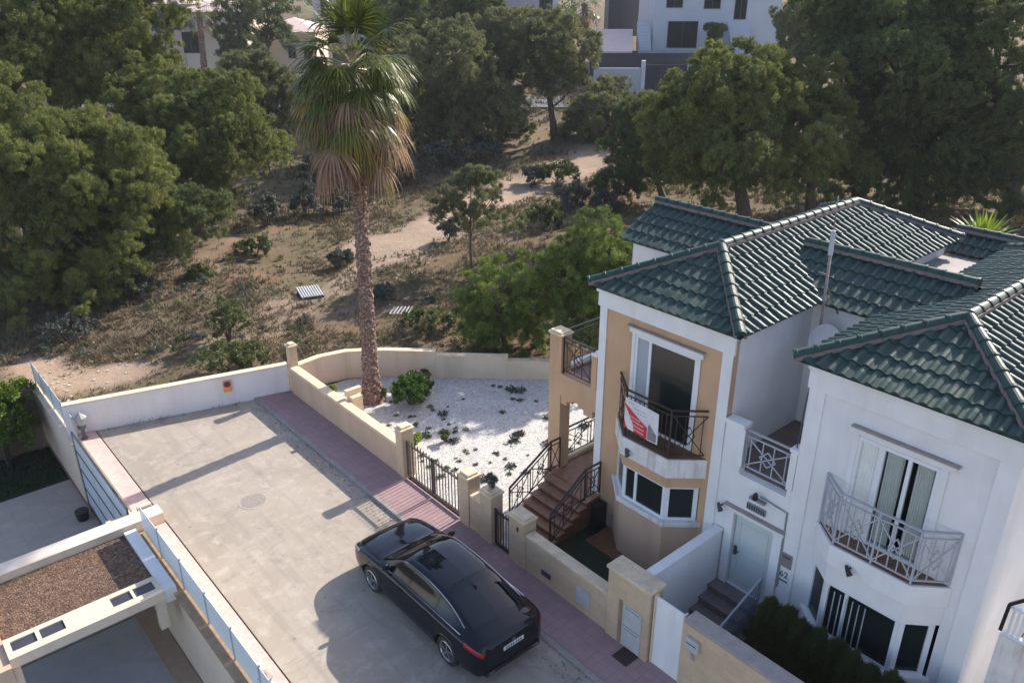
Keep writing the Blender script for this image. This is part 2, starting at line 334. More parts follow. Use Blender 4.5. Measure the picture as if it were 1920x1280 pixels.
struct(B(-8, 3.2, 6, 18.6, -2.45, -2.3), 'courtyard_floor', M['blue_tile'])
struct(B(3.2, 3.68, 6, 18.6, -2.45, -2.24), 'courtyard_edging', plain('tan_floor_strip', (.36, .27, .20), .8, var=.12, s=4))
# ------------------------------------------------------------------ foliage builder
def leaf_tris(C, Nrm, L, W, jit=.9):
    """one slender triangle per centre; C (n,3) centres, Nrm (n,3) outward directions"""
    n = len(C); d = Nrm*.8+rng.normal(size=(n, 3))*jit; d /= np.linalg.norm(d, axis=1, keepdims=True)
    s = np.cross(d, rng.normal(size=(n, 3))); s /= np.linalg.norm(s, axis=1, keepdims=True)+1e-9
    l = L*(.6+.8*rng.random((n, 1))); w = W*(.6+.8*rng.random((n, 1)))
    return np.stack([C-d*l*.5-s*w*.5, C-d*l*.5+s*w*.5, C+d*l*.6], 1).reshape(-1, 3)
def unit(n):
    v = rng.normal(size=(n, 3)); return v/np.linalg.norm(v, axis=1, keepdims=True)
def lobe_cloud(lobes, clump_r, leaves, L, W, dens=1., up=.25):
    out = []
    for c, r in lobes:
        n = max(5, int(dens*1.5*(r/clump_r)**2)); u = unit(n); u[:, 2] += up; u /= np.linalg.norm(u, axis=1, keepdims=True)
        cc = np.array(c)+u*r*(.62+.42*rng.random((n, 1)))
        cr = clump_r*(.6+.7*rng.random((n, 1, 1)))
        q = unit(n*leaves).reshape(n, leaves, 3); rr = rng.random((n, leaves, 1))**.45
        P = cc[:, None]+q*rr*cr; N = q*.6+u[:, None]*.8
        out.append(leaf_tris(P.reshape(-1, 3), N.reshape(-1, 3), L, W))
    return np.concatenate(out)
def ell_lobes(c, rx, ry, rz, n, lr, lo=-.55):
    """lobes over an ellipsoid (rx across the view, ry along it)"""
    L = []; g = 2.399963
    for i in range(n):
        z = 1-(1-lo)*(i+.5)/n; a = i*g+random.random()*.5; s = math.sqrt(max(0, 1-z*z)); k = .52+.62*random.random()
        v = RT*(math.cos(a)*s*rx*k)+HD*(math.sin(a)*s*ry*k)+ZZ*(z*rz*k)
        L.append((tuple(Vector(c)+v), lr*(.7+.6*random.random())))
    return L
def limbs(mb, base, top, r0, targets, rmin=.03):
    mid = [Vector(base).lerp(Vector(top), t)+Vector((random.uniform(-1, 1), random.uniform(-1, 1), 0))*.12*t*(1-t)*4*r0*8 for t in (0, .25, .5, .75, 1)]
    mb.tube(mid, [r0*1.25, r0, r0*.8, r0*.6, r0*.35], 9)
    for t in targets:
        k = random.uniform(.35, .95); i = k*4; a = mid[int(i)].lerp(mid[min(4, int(i)+1)], i-int(i)); t = Vector(t)
        m1 = a.lerp(t, .5)+Vector((0, 0, -.08*(t-a).length)); mb.tube([a, m1, t], [r0*.32, r0*.2, rmin], 6)
BARK = plain('grey_brown_pine_bark', (.11, .085, .07), .95, var=.35, s=9, bmp=.9, bs=14, kind='obj')
FM = {'pine': foliage_mat('olive_pine_needles', [(.045, .066, .026), (.110, .140, .044), (.25, .265, .075)], .28),
      'pine_dark': foliage_mat('dark_pine_needles', [(.034, .056, .030), (.072, .105, .044), (.155, .185, .065)], .26),
      'pine_grey': foliage_mat('greyish_pine_needles', [(.080, .095, .056), (.13, .145, .075), (.215, .215, .10)], .28),
      'pine_fresh': foliage_mat('fresh_green_pine_needles', [(.06, .10, .028), (.105, .155, .036), (.20, .25, .055)], .3),
      'bush': foliage_mat('scrub_leaves', [(.04, .06, .022), (.075, .10, .034), (.13, .15, .055)], .25),
      'bluish': foliage_mat('blue_grey_scrub_leaves', [(.05, .06, .05), (.08, .09, .075), (.11, .12, .10)], .15),
      'glossy': foliage_mat('glossy_citrus_leaves', [(.03, .07, .012), (.06, .13, .018), (.20, .24, .03)], .25, .35),
      'lawn': foliage_mat('lawn_blades', [(.012, .03, .010), (.02, .05, .014), (.03, .07, .02)], .2),
      'dry': foliage_mat('dry_field_grass', [(.09, .075, .05), (.135, .11, .07), (.165, .14, .09), (.10, .105, .05), (.20, .165, .115)], .2, .8, (1, .95, .7)),
      'hedge': foliage_mat('dark_cypress_sprays', [(.022, .036, .012), (.04, .056, .018), (.075, .085, .026)], .2),
      'garden': foliage_mat('garden_green_leaves', [(.03, .075, .014), (.055, .12, .02), (.10, .18, .03)], .3, .5),
      'lime': foliage_mat('yellow_green_leaves', [(.08, .14, .02), (.15, .22, .03), (.26, .32, .05)], .3, .45)}
def tree(name, label, cat, base, ells, mat, n_l=26, lobe=.32, clump=None, dens=1., group=None, depth=1., trunk=.22, lo=-.55, leaves=38, Lk=1., top=None):
    """base: world point; ells: (px, py, rx_px, ry_px, dd) crowns as seen, placed at the tree's own distance + dd metres"""
    D = dist_of(base); root = thing(name, label, cat, base, group); k = 1/F_PX; lobes = []; cen = []
    for e in ells:
        px, py, rx, ry = e[:4]; dd = e[4] if len(e) > 4 else 0; c = atd(px, py, D+dd); sc = (c-CO).dot(CD)*k; rx *= 1.08; ry *= 1.05
        rxm, rym = rx*sc, ry*sc; lr = max(lobe*.70*min(rxm, rym*1.2), .16)
        lobes += ell_lobes(c, max(.1, rxm-lr*.55), max(.1, (rxm+rym)/2*depth-lr*.5), max(.1, rym-lr*.55), int((e[5] if len(e) > 5 else n_l)*2.0), lr, lo); cen.append(c)
    sc = (cen[0]-CO).dot(CD)*k
    cr = clump or max(.2, 8*sc); V = lobe_cloud(lobes, cr*.72, int(leaves*2.6), 4.8*sc*Lk, .85*sc*Lk, dens*1.15, .7)
    mb = MB(); T = cen[0] if top is None else Vector(top)
    cs = random.sample(lobes, min(len(lobes), 14)); limbs(mb, base, T, trunk, [c for c, r in cs])
    mb.build('trunk', BARK, root, smooth=True); np_tris('crown', V, FM[mat], root); return root
def shrub(name, label, cat, px, py, wpx, hpx, mat, group=None, n=9, dens=1.2, leaves=30, base=None, Lk=1., spiky=False):
    b = Vector(base) if base is not None else hit(px, py); root = thing(name, label, cat, b, group); sc = (b-CO).dot(CD)/F_PX; w = wpx*sc/2; h = hpx*sc
    lb = ell_lobes(b+ZZ*h*.45, w*.75, w*.75, h*.42, n, min(w, h)*.33, -.3)
    V = lobe_cloud(lb, max(.05, min(w, h)*.14), leaves, 6.5*sc*Lk, 2.6*sc*Lk, dens, .5)
    mb = MB()
    for i in range(5):
        c = lb[i % len(lb)][0]; mb.tube([b-ZZ*.05, b.lerp(Vector(c), .5)+ZZ*.02, c], [.02+.012*h, .012+.006*h, .006], 5)
    mb.build('stem', BARK, root, smooth=True); np_tris('leaves', V, FM[mat], root); return root
# ------------------------------------------------------------------ roofs
def tile_slope(mb, o, es, n, pitch, L, ext, pw=.235, cl=.37):
    """o: eave start (s=0,t=0); es: along the eave; n: horizontal direction up the slope; ext(t)->(s0,s1)"""
    es = Vector(es).normalized(); n = Vector(n).normalized(); ts = (n*math.cos(pitch)+ZZ*math.sin(pitch)); nn = es.cross(ts)
    if nn.z < 0: nn = -nn
    smin = min(ext(0)[0], ext(L)[0]); smax = max(ext(0)[1], ext(L)[1]); ns = int((smax-smin)/(pw/8)); ss = [smin+(smax-smin)*i/ns for i in range(ns+1)]
    rows = []; i = 0
    while i*cl < L-.02:
        a, b = i*cl, min(L, (i+1)*cl+.015); rows += [(a, -.012), (a, .028), (a+(b-a)*.5, .014), (b, .0)]; i += 1
    vs = []
    for t, h in rows:
        s0, s1 = ext(min(t, L))
        for s in ss:
            c = min(max(s, s0), s1); ph = (c/pw) % 1.; r = .052*math.sin(math.pi*min(1, ph/.66))**.75 if ph < .66 else -.006
            wob = .004*math.sin(c*13.1+t*7)+.003*math.sin(c*3.7-t*11)+.010*(((int(c/pw)*7919+int(t/cl+.02)*104729) % 97)/97-.5); vs.append(Vector(o)+es*c+ts*t+nn*(h+(r if h > -.01 else r*.5)+wob))
    w = ns+1; fs = []
    for j in range(len(rows)-1):
        for k in range(ns):
            q = (j*w+k, j*w+k+1, (j+1)*w+k+1, (j+1)*w+k)
            if (vs[q[0]]-vs[q[1]]).length > 1e-5 or (vs[q[2]]-vs[q[3]]).length > 1e-5: fs.append(q)
    mb.add(vs, fs)
    p = [Vector(o)+es*s+ts*t-nn*.05 for s, t in ((ext(0)[0], .02), (ext(0)[1], .02), (ext(L)[1], L), (ext(L)[0], L))]; mb.add(p, [(0, 1, 2, 3)])
def ridge_caps(mb, mm, p, q, r=.105, seg=.36):
    p = Vector(p); q = Vector(q); d = q-p; n = max(1, round(d.length/seg)); d.normalize(); a = d.cross(ZZ).normalized(); b = a.cross(d)
    if b.z < 0: b = -b
    st = (Vector(q)-p).length/n
    for i in range(n):
        A = p+d*(i*st); E_ = p+d*((i+1)*st+.03); vs = []
        for P_, rr in ((A, r*1.13), (A+d*.05, r*1.16), (A+d*.06, r*1.02), (E_, r*.92)):
            vs += [P_+(a*math.cos(math.pi*k/8)+b*math.sin(math.pi*k/8))*rr+b*.0 for k in range(9)]
        mb.add(vs, [(j*9+k, j*9+k+1, (j+1)*9+k+1, (j+1)*9+k) for j in range(3) for k in range(8)]+[tuple(range(9))])
    for s in (-1, 1): mm.bar(p+a*s*(r*.92)-b*.035, q+a*s*(r*.92)-b*.035, .05, .08, up=b)
def hip_roof(root, x0, x1, y0, y1, ze, zr, back_hip=True, label=None):
    """main ridge along X; hipped front (facing -X) and back"""
    yc = (y0+y1)/2; hw = (y1-y0)/2; pitch = math.atan2(zr-ze, hw); L = math.hypot(hw, zr-ze); k = math.cos(pitch)
    mb = MB(); xa = x0+hw; xb = x1-hw if back_hip else x1
    tile_slope(mb, (x0, y0, ze), (0, 1, 0), (1, 0, 0), pitch, L, lambda t: (t*k, 2*hw-t*k))
    e = lambda t: (t*k, (x1-x0)-(t*k if back_hip else 0))
    tile_slope(mb, (x0, y0, ze), (1, 0, 0), (0, 1, 0), pitch, L, e)
    tile_slope(mb, (x0, y1, ze), (1, 0, 0), (0, -1, 0), pitch, L, e)
    if back_hip: tile_slope(mb, (x1, y0, ze), (0, 1, 0), (-1, 0, 0), pitch, L, lambda t: (t*k, 2*hw-t*k))
    r = mb.build('roof', M['tile'], root); c, mm = MB(), MB(); u = ZZ*.07
    for p, q in [((x0, y0, ze), (xa, yc, zr)), ((x0, y1, ze), (xa, yc, zr)), ((xa, yc, zr), (xb, yc, zr))]+([((x1, y0, ze), (xb, yc, zr)), ((x1, y1, ze), (xb, yc, zr))] if back_hip else []):
        ridge_caps(c, mm, Vector(p)+u, Vector(q)+u)
    c.build('ridge_cap', M['tile'], r, smooth=False); mm.build('mortar_bed', M['mortar'], r); return r
def gable_wing(root, xe, xr, y0, y1, ze, zr, xb=None):
    """ridge along Y, front slope facing -X"""
    hw = xr-xe; pitch = math.atan2(zr-ze, hw); L = math.hypot(hw, zr-ze); mb = MB()
    tile_slope(mb, (xe, y0, ze), (0, 1, 0), (1, 0, 0), pitch, L, lambda t: (0, y1-y0))
    tile_slope(mb, (2*xr-xe, y0, ze), (0, 1, 0), (-1, 0, 0), pitch, L, lambda t: (0, y1-y0))
    r = mb.build('roof_wing', M['tile'], root); c, mm = MB(), MB(); ridge_caps(c, mm, (xr, y0, zr+.07), (xr, y1, zr+.07))
    c.build('ridge_cap', M['tile'], r); mm.build('mortar_bed', M['mortar'], r); return r
def railing(mb, pts, z0, z1, style='bars', w=.022, step=.12, post=True, slope=None):
    """pts: xy (or xyz) polyline; z0/z1 offsets; star lattice panels between posts"""
    P = [Vector((p[0], p[1], p[2] if len(p) > 2 else 0)) for p in pts]
    for a, b in zip(P, P[1:]):
        A0, A1, B0, B1 = a+ZZ*z0, a+ZZ*z1, b+ZZ*z0, b+ZZ*z1; H = z1-z0
        mb.bar(A1, B1, .05, .03); mb.bar(a+ZZ*(z0+.08), b+ZZ*(z0+.08), w, w); mb.bar(a+ZZ*(z1-.13), b+ZZ*(z1-.13), w, w)
        if post:
            for q in ((a, b) if b is P[-1] else (a,)): mb.bar(q+ZZ*z0, q+ZZ*z1, .035, .035, up=Vector((1, 0, 0)))
        L = (b-a).length
        if style == 'bars':
            n = max(1, int(L/step))
            for i in range(1, n): q = a.lerp(b, i/n); mb.bar(q+ZZ*(z0+.08), q+ZZ*(z1-.13), w*.8, w*.8, up=Vector((1, 0, 0)))
        else:
            n = max(1, round(L/.95))
            for i in range(n):
                s, e = a.lerp(b, i/n), a.lerp(b, (i+1)/n); lo, hi = ZZ*(z0+.08), ZZ*(z1-.13); m = s.lerp(e, .5)
                if L > .5:
                    mb.bar(s+lo, e+hi, w*.8, w*.8); mb.bar(s+hi, e+lo, w*.8, w*.8)
                    for t in (.12, .38, .62, .88): q = s.lerp(e, t); mb.bar(q+lo, q+hi, w*.7, w*.7, up=Vector((1, 0, 0)))
                    c0 = m+(lo+hi)/2; dx = (e-s)*.17; dz = ZZ*H*.19; R4 = [c0+dx, c0+dz, c0-dx, c0-dz]
                    for k in range(4): mb.bar(R4[k], R4[(k+1) % 4], w*.8, w*.8)
                else:
                    mb.bar(s+lo, e+hi, w*.8, w*.8); mb.bar(s+hi, e+lo, w*.8, w*.8)
                if i < n-1: mb.bar(e+lo, e+hi, w, w, up=Vector((1, 0, 0)))
    return mb
def french_window(root, y0, y1, z0, z1, x=12.9, name='balcony_door', sash=True, see=False):
    f = MB(); t = .07; X0, X1 = x-.02, x+.06
    f.box(X0, X1, y0, y0+t, z0, z1).box(X0, X1, y1-t, y1, z0, z1).box(X0, X1, y0+t, y1-t, z1-t, z1).box(X0, X1, y0+t, y1-t, z0, z0+.05)
    ym = y1-.42 if sash else (y0+y1)/2
    f.box(X0+.01, X1-.01, ym-.035, ym+.035, z0+.05, z1-t)
    w = f.build(name, M['frame'], root, bevel=.005)
    if sash:
        B(x+.012, x+.03, ym+.035, y1-t, z0+.05, z1-t).build('side_sash', M['sash_shade'], w); B(x+.02, x+.035, y0+t, ym-.035, z0+.05, z1-t).build('pane', M['glass'], w)
    else:
        B(x+.015, x+.025, y0+t, y1-t, z0+.05, z1-t).build('pane', M['glass_see'] if see else M['glass'], w)
        if see:
            for n, (a, b) in enumerate(((y0+.1, ym-.1), (ym+.12, y1-.08))):
                MB().grid(lambda u, v, a=a, b=b: Vector((x+.09+.03*math.sin(u*46+v), a+(b-a)*u, z0+.06+(z1-z0-.1)*v)), 60, 2).build('curtain', M['curtain'], w, smooth=True)
    return w
H1 = thing('beige_house', 'beige fronted two storey house with white corner strips and a banner on its balcony', 'house', (12.9, 10, 0))
ZE = 6.38
m = MB(); wall_x(m, 12.9, 13.1, 8.19, 11.78, -.1, 6.2, [(9.0, 10.7, 3.28, 5.5), (8.62, 10.92, .3, 2.75)]); m.build('front_wall', M['beige'], H1)
m = MB(); m.box(13.1, 22.4, 8.19, 8.4, -.1, 6.32).box(13.1, 22.4, 11.58, 11.78, -.1, 6.32).box(22.2, 22.4, 8.4, 11.58, -.1, 6.32)
m.box(15.95, 18.4, 11.78, 13.55, -.1, 6.3)
m.build('side_wall', M['white'], H1)
m = MB(); m.box(12.87, 12.897, 8.17, 8.42, 0, 5.86).box(12.87, 12.897, 11.58, 11.8, 0, 5.86).box(12.84, 12.897, 8.13, 11.84, 5.86, 6.2).box(12.8, 12.9, 8.1, 11.88, 6.2, 6.32).box(12.9, 13.2, 11.783, 11.81, .8, 5.82)
m.build('corner_trim', M['white_clean'], H1, bevel=.006)
B(12.86, 12.868, 8.12, 11.84, 0, .42).build('plinth', M['plinth'], H1)
m = MB(); m.box(12.84, 12.895, 8.86, 10.86, 5.52, 5.66).box(12.86, 12.895, 10.7, 10.79, 3.3, 5.52).box(12.86, 12.895, 8.92, 9.0, 3.3, 5.52)
lin = m.build('window_surround', M['white_clean'], H1, bevel=.008); B(12.79, 12.9, 8.82, 10.9, 5.66, 5.69).build('lintel_cap', M['trim_brown'], lin)
french_window(H1, 9.0, 10.7, 3.28, 5.5)
B(13.12, 15, 8.5, 11.4, 2.7, 3.2).build('inner_floor', M['black'], H1)
TRAP = [(12.895, 11.15), (12.26, 10.42), (12.26, 9.08), (12.895, 8.5)]
def inset(poly, d): return [(12.895, poly[0][1]-d*1.3), (poly[1][0]+d, poly[1][1]-d*.6), (poly[2][0]+d, poly[2][1]+d*.6), (12.895, poly[3][1]+d*1.3)]
m = MB().prism(TRAP, 2.78, 3.24); sb = m.build('balcony_slab', M['stained'], H1, bevel=.01); MB().prism(inset(TRAP, .04), 3.243, 3.26).build('floor_tiles', M['tile_brown'], sb)
rp = inset(TRAP, .07); m = railing(MB(), [rp[1], rp[2]], 3.26, 4.42, 'bars'); railing(m, [(12.87, rp[0][1]), (rp[1][0]+.02, rp[1][1]+.02)], 3.26, 4.42, 'star', post=False); railing(m, [(rp[2][0]+.02, rp[2][1]-.02), (12.87, rp[3][1])], 3.26, 4.42, 'star', post=False); m.build('balcony_railing', M['iron'], H1)
bay = inset(TRAP, .06)
MB().prism(bay, 0, 1.5).build('bay_wall', M['beige_pale'], H1); MB().prism(bay, 2.5, 2.775).build('bay_band', M['beige'], H1)
MB().prism(inset(TRAP, -.02), 1.503, 1.62).build('bay_sill', M['stained'], H1, bevel=.01)
def bay_window(root, bay, z0, z1, fm, gm):
    ins = inset(bay, .05)
    for i, (a, b) in enumerate(zip(ins, ins[1:])):
        A, Bq = Vector((*a, 0)), Vector((*b, 0)); d = (Bq-A).normalized(); n = Vector((d.y, -d.x, 0)); n = n if n.x < 0 else -n
        if i == 0: n = Vector((-abs(d.y), abs(d.x), 0))
        f = MB(); L = (Bq-A).length; t = .07 if i == 1 else .1
        fr = lambda s0, s1, q0, q1, dp=.05: f.add([A+d*s+n*k+ZZ*q for q in (q0, q1) for s, k in ((s0, -dp), (s1, -dp), (s1, .01), (s0, .01))], [(3, 2, 1, 0), (4, 5, 6, 7), (0, 1, 5, 4), (1, 2, 6, 5), (2, 3, 7, 6), (3, 0, 4, 7)])
        fr(0, t, z0, z1); fr(L-t, L, z0, z1); fr(t, L-t, z1-.06, z1); fr(t, L-t, z0, z0+.05)
        if i == 1: fr(L*.27, L*.27+.07, z0+.05, z1-.06)
        w = f.build('bay_window', fm, root)
        pv = [A+d*s-n*.02+ZZ*q for s, q in ((t, z0+.05), (L-t, z0+.05), (L-t, z1-.06), (t, z1-.06))]; MB().add(pv, [(0, 1, 2, 3)]).build('pane', gm, w)
bay_window(H1, bay, 1.62, 2.5, M['frame'], M['glass'])
hip_roof(H1, 12.62, 22.6, 7.9, 11.98, ZE, 7.3)
gable_wing(H1, 15.72, 17.2, 10.2, 13.85, 6.42, 7.14)
m = MB().box(15.9, 15.93, 12.2, 12.75, 4.9, 5.75).box(15.9, 15.93, 12.95, 13.3, 4.9, 5.75); m.build('wing_window', M['trim_brown'], H1)
# little spotlights under the balcony
def spot(p, label, mat='dark_grey', group=None):
    p = Vector(p); r = thing('spotlight', label, 'spotlight', p, group); MB().bar(p, p+Vector((-.09, 0, .0)), .03).build('bracket', M[mat], r)
    MB().tube([p+Vector((-.07, .07, .03)), p+Vector((-.13, 0, -.01)), p+Vector((-.17, -.07, -.06))], [.03, .045, .06], 10).build('lamp_head', M[mat], r, smooth=True)
spot((12.3, 10.15, 2.98), 'small grey spotlight on the stained fascia of the beige house balcony')
spot((12.87, 7.98, 2.42), 'small dark spotlight high on the wall between the beige corner strip and the white door')
# banner on the balcony
bn = thing('banner', 'red and white advertising banner hanging on the dark balcony railing', 'banner', (12.27, 9.9, 3.4))
y0, y1, z0, z1 = 9.42, 10.38, 3.5, 4.26
rel = lambda u, v: Vector((12.285+.012*math.sin(u*7+v*3), y1+(y0-y1)*u, z0+(z1-z0)*v-.05*u))
MB().grid(rel, 12, 6).add([rel(i/12, j/6)+Vector((.004, 0, 0)) for i in (0, 12) for j in (0, 6)], [(0, 1, 3, 2)]).build('cloth', plain('banner_white', (.72, .70, .70), .6, bmp=0, kind='obj'), bn)
def patch(f, n=24, off=-.004):
    mb = MB(); mb.grid(lambda u, v: rel(f(u, v)[0], f(u, v)[1])+Vector((off, 0, 0)), n, 4); return mb
red = plain('banner_red', (.62, .035, .05), .6, bmp=0, kind='obj')
patch(lambda u, v: (u*.7, v*(.80-.42*u))).build('red_wave', red, bn)
ink1 = plain('banner_pale_ink', (.75, .55, .55), .6, bmp=0); ink2 = plain('banner_grey_ink', (.40, .38, .40), .6, bmp=0)
def print_line(name, v, a, b, h, mt, off, lim=None):
    t = MB(); u = a
    while u < b:
        w = random.uniform(.02, .05)
        if lim is None or v+h < lim(u+w): t.add([rel(p, q)+Vector((off, 0, 0)) for p, q in ((u, v), (u+w, v), (u+w, v+h), (u, v+h))], [(0, 1, 2, 3)])
        u += w+.016
    if t.v: t.build(name, mt, bn)
for v, a, b in ((.44, .05, .50), (.33, .05, .56), (.20, .05, .6), (.08, .05, .62)): print_line('lettering', v, a, b, .045, ink1, -.007, lambda u: .80-.42*(u/.7))
for v, a, b in ((.88, .12, .26), (.78, .30, .62), (.68, .40, .66)): print_line('small_print', v, a, b, .03, ink2, -.006)
gm = plain('banner_photo_grey', (.26, .21, .23), .6, bmp=0, var=.3, s=20, kind='obj')
patch(lambda u, v: (.72+.24*u, .03+v*(.45+.12*math.sin(u*3.14)))).add([rel(.84+.06*math.cos(a), .68+.13*math.sin(a))+Vector((-.005, 0, 0)) for a in [k*.5236 for k in range(12)]], [tuple(range(12))]).build('printed_portrait', gm, bn)
# ------------------------------------------------------------------ entrance terrace on the left of the beige house
T = thing('entrance_terrace', 'beige entrance porch with outside stairs, pillar and upper terrace left of the beige house', 'porch', (12.6, 12.6, 0))
m = MB(); m.box(12.9, 13.26, 13.06, 13.48, .0, 4.62); m.build('pillar', M['beige'], T)
MB().box(12.86, 13.3, 13.02, 13.52, 4.62, 4.68).prism([(12.9, 13.06), (13.26, 13.06), (13.26, 13.48), (12.9, 13.48)], 4.68, 4.72).build('pillar_cap', M['coping'], T, bevel=.02)
m = MB(); m.box(15.3, 15.6, 13.1, 13.45, 0, 3.1); m.build('pillar', M['beige_pale'], T)
m = MB(); m.box(12.9, 13.2, 11.81, 13.06, 3.0, 3.62).box(13.26, 15.9, 13.1, 13.4, 3.0, 3.62).box(12.9, 13.15, 11.85, 12.02, 3.62, 4.5)
for a, b, h in ((11.95, 12.25, .22), (12.25, 12.45, .1), (12.85, 13.06, .22), (12.65, 12.85, .1)): m.box(12.92, 13.18, a, b, 3-h, 3-.001)
m.build('beam', M['beige'], T); B(13.2, 15.9, 11.8, 13.1, 3.3, 3.58).build('terrace_floor', M['tile_brown'], T)
B(13.28, 15.9, 13.12, 13.38, 3.623, 3.68).build('terrace_kerb', M['white_clean'], T)
B(12.88, 13.17, 11.83, 12.04, 4.5, 4.56).build('pillar_cap', M['white_clean'], T)
railing(MB(), [(12.98, 13.06), (12.98, 12.02)], 3.62, 4.62, 'star').build('terrace_railing', M['iron'], T)
railing(MB(), [(13.28, 13.25), (14.6, 13.25), (15.9, 13.25)], 3.68, 4.66, 'star').build('terrace_railing', M['iron'], T)
zl = .80; m = MB(); tr = MB(); ns = 6
for i in range(ns):
    x = 11.12+i*.25; h = zl*(i+1)/ns; m.box(x, 12.62, 11.5, 13.0, h-zl/ns+(.0 if i else 0), h-.03) if False else m.box(x, x+.25, 11.5, 13.0, 0, h-.035); tr.box(x-.03, x+.27, 11.48, 13.02, h-.033, h)
m.box(12.62, 15.3, 11.8, 13.3, 0, zl-.04); m.box(12.62, 12.88, 11.5, 11.8, 0, zl-.04)
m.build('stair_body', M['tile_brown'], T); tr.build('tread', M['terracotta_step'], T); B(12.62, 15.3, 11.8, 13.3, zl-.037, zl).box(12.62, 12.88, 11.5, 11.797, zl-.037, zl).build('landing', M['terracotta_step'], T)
railing(MB(), [(11.14, 13.0, .05), (12.55, 13.0, zl+.04), (12.88, 13.0, zl+.04)], .05, .95, 'star').build('stair_railing', M['iron'], T)
railing(MB(), [(11.14, 11.5, .05), (12.3, 11.5, zl+.04), (12.83, 11.5, zl+.04)], .05, .95, 'star').build('stair_railing', M['iron'], T)
B(13.3, 15.3, 13.18, 13.3, zl+.003, zl+.1).build('landing_kerb', M['coping'], T)
railing(MB(), [(13.3, 13.24), (15.3, 13.24)], zl+.1, zl+1.0, 'star').build('landing_railing', M['iron'], T)
B(12.3, 12.88, 11.2, 11.46, 0, .04).box(12.5, 12.86, 11.25, 11.44, .04, .7).build('cellar_door', M['black'], T)
# ------------------------------------------------------------------ white house
H2 = thing('white_house', 'white two storey house with grey lattice balcony, pale door and dark green tiled roof', 'house', (12.9, 5, 0))
m = MB(); wall_x(m, 12.9, 13.1, 2.9, 6.47, -.1, 6.2, [(3.98, 5.42, 3.18, 5.25), (3.4, 5.75, .4, 2.5)]); m.box(12.897, 12.9, 0, 0, 0, 0) if False else None
m.box(13.1, 22.4, 2.9, 3.1, -.1, 6.32).box(13.1, 22.4, 6.27, 6.47, -.1, 6.32).box(22.2, 22.4, 3.1, 6.27, -.1, 6.32)
wall_x(m, 12.903, 13.1, 6.47, 8.187, -.1, 3.3, [(6.72, 7.68, .5, 2.32)]); m.box(12.903, 13.1, 7.72, 8.187, 3.3, 4.35).box(12.903, 13.1, 6.47, 6.62, 3.3, 4.35)
m.box(13.1, 16.0, 6.47, 8.187, 3.05, 3.3).box(15.8, 16.0, 6.47, 8.187, 3.3, 6.3).box(16.0, 22, 6.47, 8.187, 3.0, 5.6)
m.build('wall', M['white'], H2)
m = MB(); m.box(12.84, 12.897, 2.86, 6.52, 5.82, 6.2).box(12.8, 12.9, 2.82, 6.55, 6.2, 6.32).box(12.87, 12.897, 2.88, 3.2, 0, 5.82).box(12.87, 12.897, 6.17, 6.49, 0, 5.82).box(12.87, 12.9, 7.68, 8.14, 3.5, 4.36).box(12.85, 13.14, 7.7, 8.16, 4.36, 4.46).box(12.86, 12.9, 6.5, 6.64, 3.5, 4.36)
m.box(12.84, 13.12, 6.46, 6.66, 4.36, 4.44)
m.box(12.84, 12.9, 6.52, 6.72, .5, 2.4).box(12.84, 12.9, 7.68, 7.86, .5, 2.4).box(12.83, 12.9, 6.5, 7.88, 2.4, 2.5)
m.build('corner_trim', M['white_clean'], H2, bevel=.006)
B(12.78, 12.9, 6.48, 7.92, 2.503, 2.53).build('lintel_cap', M['trim_brown'], H2)
m = MB(); m.box(12.84, 12.895, 3.76, 5.6, 5.3, 5.42).box(12.86, 12.895, 5.42, 5.52, 3.2, 5.3).box(12.86, 12.895, 3.86, 3.98, 3.2, 5.3); m.build('window_surround', M['white_clean'], H2, bevel=.008)
B(12.78, 12.895, 3.7, 5.56, 5.423, 5.455).build('lintel_cap', M['trim_brown'], H2)
french_window(H2, 3.98, 5.0, 3.18, 5.25, sash=False, see=True); sp2 = MB().box(12.885, 12.95, 5.0, 5.42, 5.18, 5.25).box(12.885, 12.95, 5.36, 5.42, 3.18, 5.18).box(12.885, 12.95, 5.0, 5.04, 3.18, 5.18).build('side_panel', M['frame'], H2); MB().grid(lambda u, v: Vector((12.93+.012*math.sin(u*40), 5.04+.32*u, 3.2+1.98*v)), 40, 2).build('curtain', M['curtain'], sp2, smooth=True)
dr = B(12.95, 13.0, 6.74, 7.66, .52, 2.3).build('door', M['door'], H2, bevel=.008); m = MB()
for a, b in ((.7, 1.25), (1.4, 2.15)):
    m.box(12.937, 12.948, 6.86, 7.54, a, a+.02).box(12.937, 12.948, 6.86, 7.54, b, b+.02).box(12.937, 12.948, 6.86, 6.88, a+.02, b).box(12.937, 12.948, 7.52, 7.54, a+.02, b)
m.build('panel_moulding', M['door'], dr); MB().box(12.92, 12.95, 7.55, 7.62, 1.3, 1.52).bar((12.9, 7.6, 1.42), (12.9, 7.48, 1.42), .025).build('handle', M['dark_grey'], dr)
tt = [(12.895, 5.92), (12.4, 5.36), (12.4, 3.86), (12.895, 3.36)]
sb = MB().prism(tt, 2.72, 3.14).build('balcony_slab', M['white_clean'], H2, bevel=.01)
def inset2(poly, d): return [(12.895, poly[0][1]-d*1.3), (poly[1][0]+d, poly[1][1]-d*.6), (poly[2][0]+d, poly[2][1]+d*.6), (12.895, poly[3][1]+d*1.3)]
MB().prism(inset2(tt, .05), 3.143, 3.16).build('floor_tiles', M['tile_brown'], sb); r2 = inset2(tt, .05)
railing(MB(), [(12.89, r2[0][1]), r2[1], ((r2[1][0]), (r2[1][1]+r2[2][1])/2), r2[2], (12.89, r2[3][1])], 3.16, 4.26, 'star', w=.028).build('balcony_railing', M['grey_iron'], H2)
